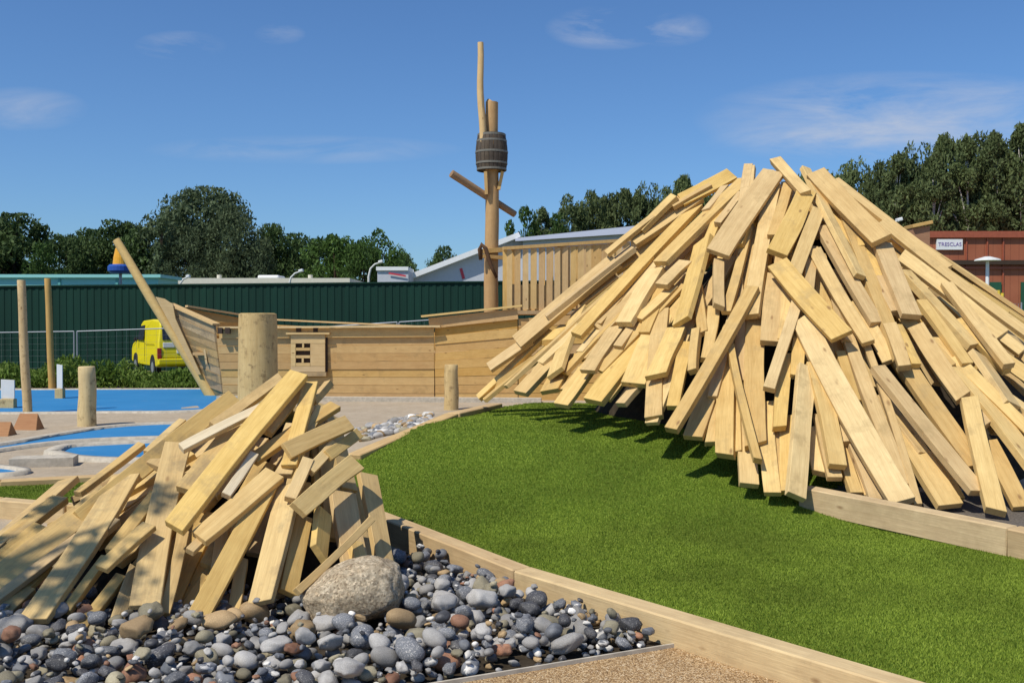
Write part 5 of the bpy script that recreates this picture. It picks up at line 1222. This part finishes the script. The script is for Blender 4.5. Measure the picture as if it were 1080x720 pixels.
# far solid belt: undergrowth mass behind the tree rows
def belt(name, x0_, x1_, Y, z, n, ls, m, label, seed):
    rg = np.random.default_rng(seed); a = at(x0_, 0, Y).x; b_ = at(x1_, 0, Y).x
    x = a+(b_-a)*rg.random(n); top = z*(0.8+0.25*np.sin(x*0.7+1)+0.12*np.sin(x*2.1)); zz = np.sqrt(rg.random(n))*top; y = Y+rg.random(n)*3
    p = np.stack([x, y, zz], 1); u = rg.normal(size=(n,3)); u /= np.linalg.norm(u, axis=1)[:,None]; v = np.cross(u, rg.normal(size=(n,3))); v /= np.linalg.norm(v, axis=1)[:,None]
    s = ls*(0.6+0.8*rg.random(n))[:,None]; q = np.stack([p-u*s*1.2, p-v*s*.6, p+u*s*1.2, p+v*s*.6], 1)
    tag(tri_mesh(name, q, 4, m), label, 'undergrowth', kind='stuff')
belt('undergrowth', -120, 440, 70, 5.2, 14000, 0.30, M['leafdark'], 'dark undergrowth closing the wood behind the green fence', 1)
belt('undergrowth', 575, 760, 92, 9.5, 12000, 0.36, M['leafdark'], 'dark undergrowth below the trees behind the grey roof', 2)
belt('undergrowth', 840, 1180, 74, 10.5, 24000, 0.34, M['leafdark'], 'dark undergrowth between the trunks behind the red building', 3)
# weeds in front of the green fence
def weeds(name, x0_, x1_, Ya, Yb, h, n, label, seed, m):
    rg = np.random.default_rng(seed); Yv = Ya+(Yb-Ya)*rg.random(n); xp_ = x0_+(x1_-x0_)*rg.random(n); x = (xp_-540)/F*Yv
    dens = np.array([mnoise.noise(Vector((a*0.9, b*0.9, seed))) for a, b in zip(x, Yv)]); top = h*np.clip(0.55+1.3*dens, 0.12, 1.3)
    z = rg.random(n)**0.8*top; p = np.stack([x, Yv, z], 1)
    u = rg.normal(size=(n,3))*np.array([.5,.5,1]); u /= np.linalg.norm(u, axis=1)[:,None]; v = np.cross(u, rg.normal(size=(n,3))); v /= np.linalg.norm(v, axis=1)[:,None]
    s = 0.045*(0.6+0.9*rg.random(n))[:,None]; q = np.stack([p-u*s*1.5, p-v*s*.5, p+u*s*1.5, p+v*s*.5], 1)
    tag(tri_mesh(name, q, 4, m), label, 'weeds', kind='stuff')
weeds('weed_strip', -40, 250, 24.9, 27.6, 0.62, 26000, 'green weeds and grass between the blue surface and the van', 1, M['weed'])
weeds('weed_strip', 1000, 1120, 30, 35, 0.7, 5000, 'rough grass in front of the red building', 2, M['weed'])

# ------------------------------------------------------------------ light and sky
EL = R(55); AZ = math.atan2(-0.70, -0.71)       # direction towards the sun: from the left, a little behind the camera
sd = Vector((math.sin(AZ)*math.cos(EL), math.cos(AZ)*math.cos(EL), math.sin(EL)))
su = bpy.data.lights.new('sun', 'SUN'); su.energy = 4.5; su.angle = R(0.53); su.color = (1.0, 0.945, 0.84)
so = bpy.data.objects.new('sun', su); C.objects.link(so); so.rotation_euler = (-sd).to_track_quat('-Z', 'Y').to_euler()
w = bpy.data.worlds.new('World'); SC.world = w; w.use_nodes = True; nt = w.node_tree; bg = nt.nodes['Background']
sky = N(nt, 'ShaderNodeTexSky'); sky.sky_type = 'NISHITA'; sky.sun_disc = False; sky.sun_elevation = EL; sky.sun_rotation = AZ
sky.altitude = 0; sky.air_density = 1.0; sky.dust_density = 0.6; sky.ozone_density = 2.0
tc = N(nt, 'ShaderNodeTexCoord'); sx = N(nt, 'ShaderNodeSeparateXYZ'); L(nt, tc.outputs['Generated'], sx.inputs[0])
yv = math_(nt, 'MAXIMUM', sx.outputs[1], 0.05); u = math_(nt, 'DIVIDE', sx.outputs[0], yv); v = math_(nt, 'DIVIDE', sx.outputs[2], yv)
cv = N(nt, 'ShaderNodeCombineXYZ'); L(nt, u, cv.inputs[0]); L(nt, v, cv.inputs[1])
mp = N(nt, 'ShaderNodeMapping'); mp.inputs['Scale'].default_value = (1.0, 3.6, 1); mp.inputs['Rotation'].default_value = (0,0,R(-6)); L(nt, cv.outputs[0], mp.inputs[0])
nz = N(nt, 'ShaderNodeTexNoise', Scale=7.0, Detail=8.0, Roughness=0.62, Distortion=0.5); L(nt, mp.outputs[0], nz.inputs[0])
tot = None
def pv(x, y): d = ray(x, y); return d.x, d.z
for (x, y, rx, ry, amp) in ((640,30,66,24,0.75),(706,30,46,20,0.6),(960,126,230,52,.75),(190,48,50,16,.55),(295,36,28,12,.45),(320,158,170,16,.40),(25,115,70,24,.45),(860,150,120,20,.35)):
    cu_, cv_ = pv(x, y)
    du = math_(nt, 'DIVIDE', math_(nt, 'SUBTRACT', u, cu_), rx/F); dv = math_(nt, 'DIVIDE', math_(nt, 'SUBTRACT', v, cv_), ry/F)
    r2 = math_(nt, 'ADD', math_(nt, 'MULTIPLY', du, du), math_(nt, 'MULTIPLY', dv, dv))
    k = math_(nt, 'MULTIPLY', math_(nt, 'MAXIMUM', math_(nt, 'SUBTRACT', 1.0, r2), 0.0), amp)
    tot = k if tot is None else math_(nt, 'ADD', tot, k)
nr = ramp(nt, [(0.38, (0,0,0)), (0.66, (1,1,1))]); L(nt, nz.outputs[0], nr.inputs[0])
front = math_(nt, 'GREATER_THAN', sx.outputs[1], 0.1)
cm = math_(nt, 'MULTIPLY', math_(nt, 'MULTIPLY', math_(nt, 'MINIMUM', tot, 1.0), nr.outputs[0]), front)
gx = math_(nt, 'MULTIPLY', math_(nt, 'MINIMUM', cm, 1.0), 0.85)
tint = mix(nt, 1.0, sky.outputs[0], (0.64, 0.94, 1.30), 'MULTIPLY')
c = mix(nt, gx, tint, (6.2, 6.5, 7.3, 1))
L(nt, c, bg.inputs[0]); bg.inputs[1].default_value = 0.092
SC.view_settings.view_transform = 'Standard'; SC.view_settings.look = 'None'; SC.view_settings.exposure = 0; SC.view_settings.gamma = 1
SC.cycles.use_denoising = True
SC.cycles.max_bounces = 6
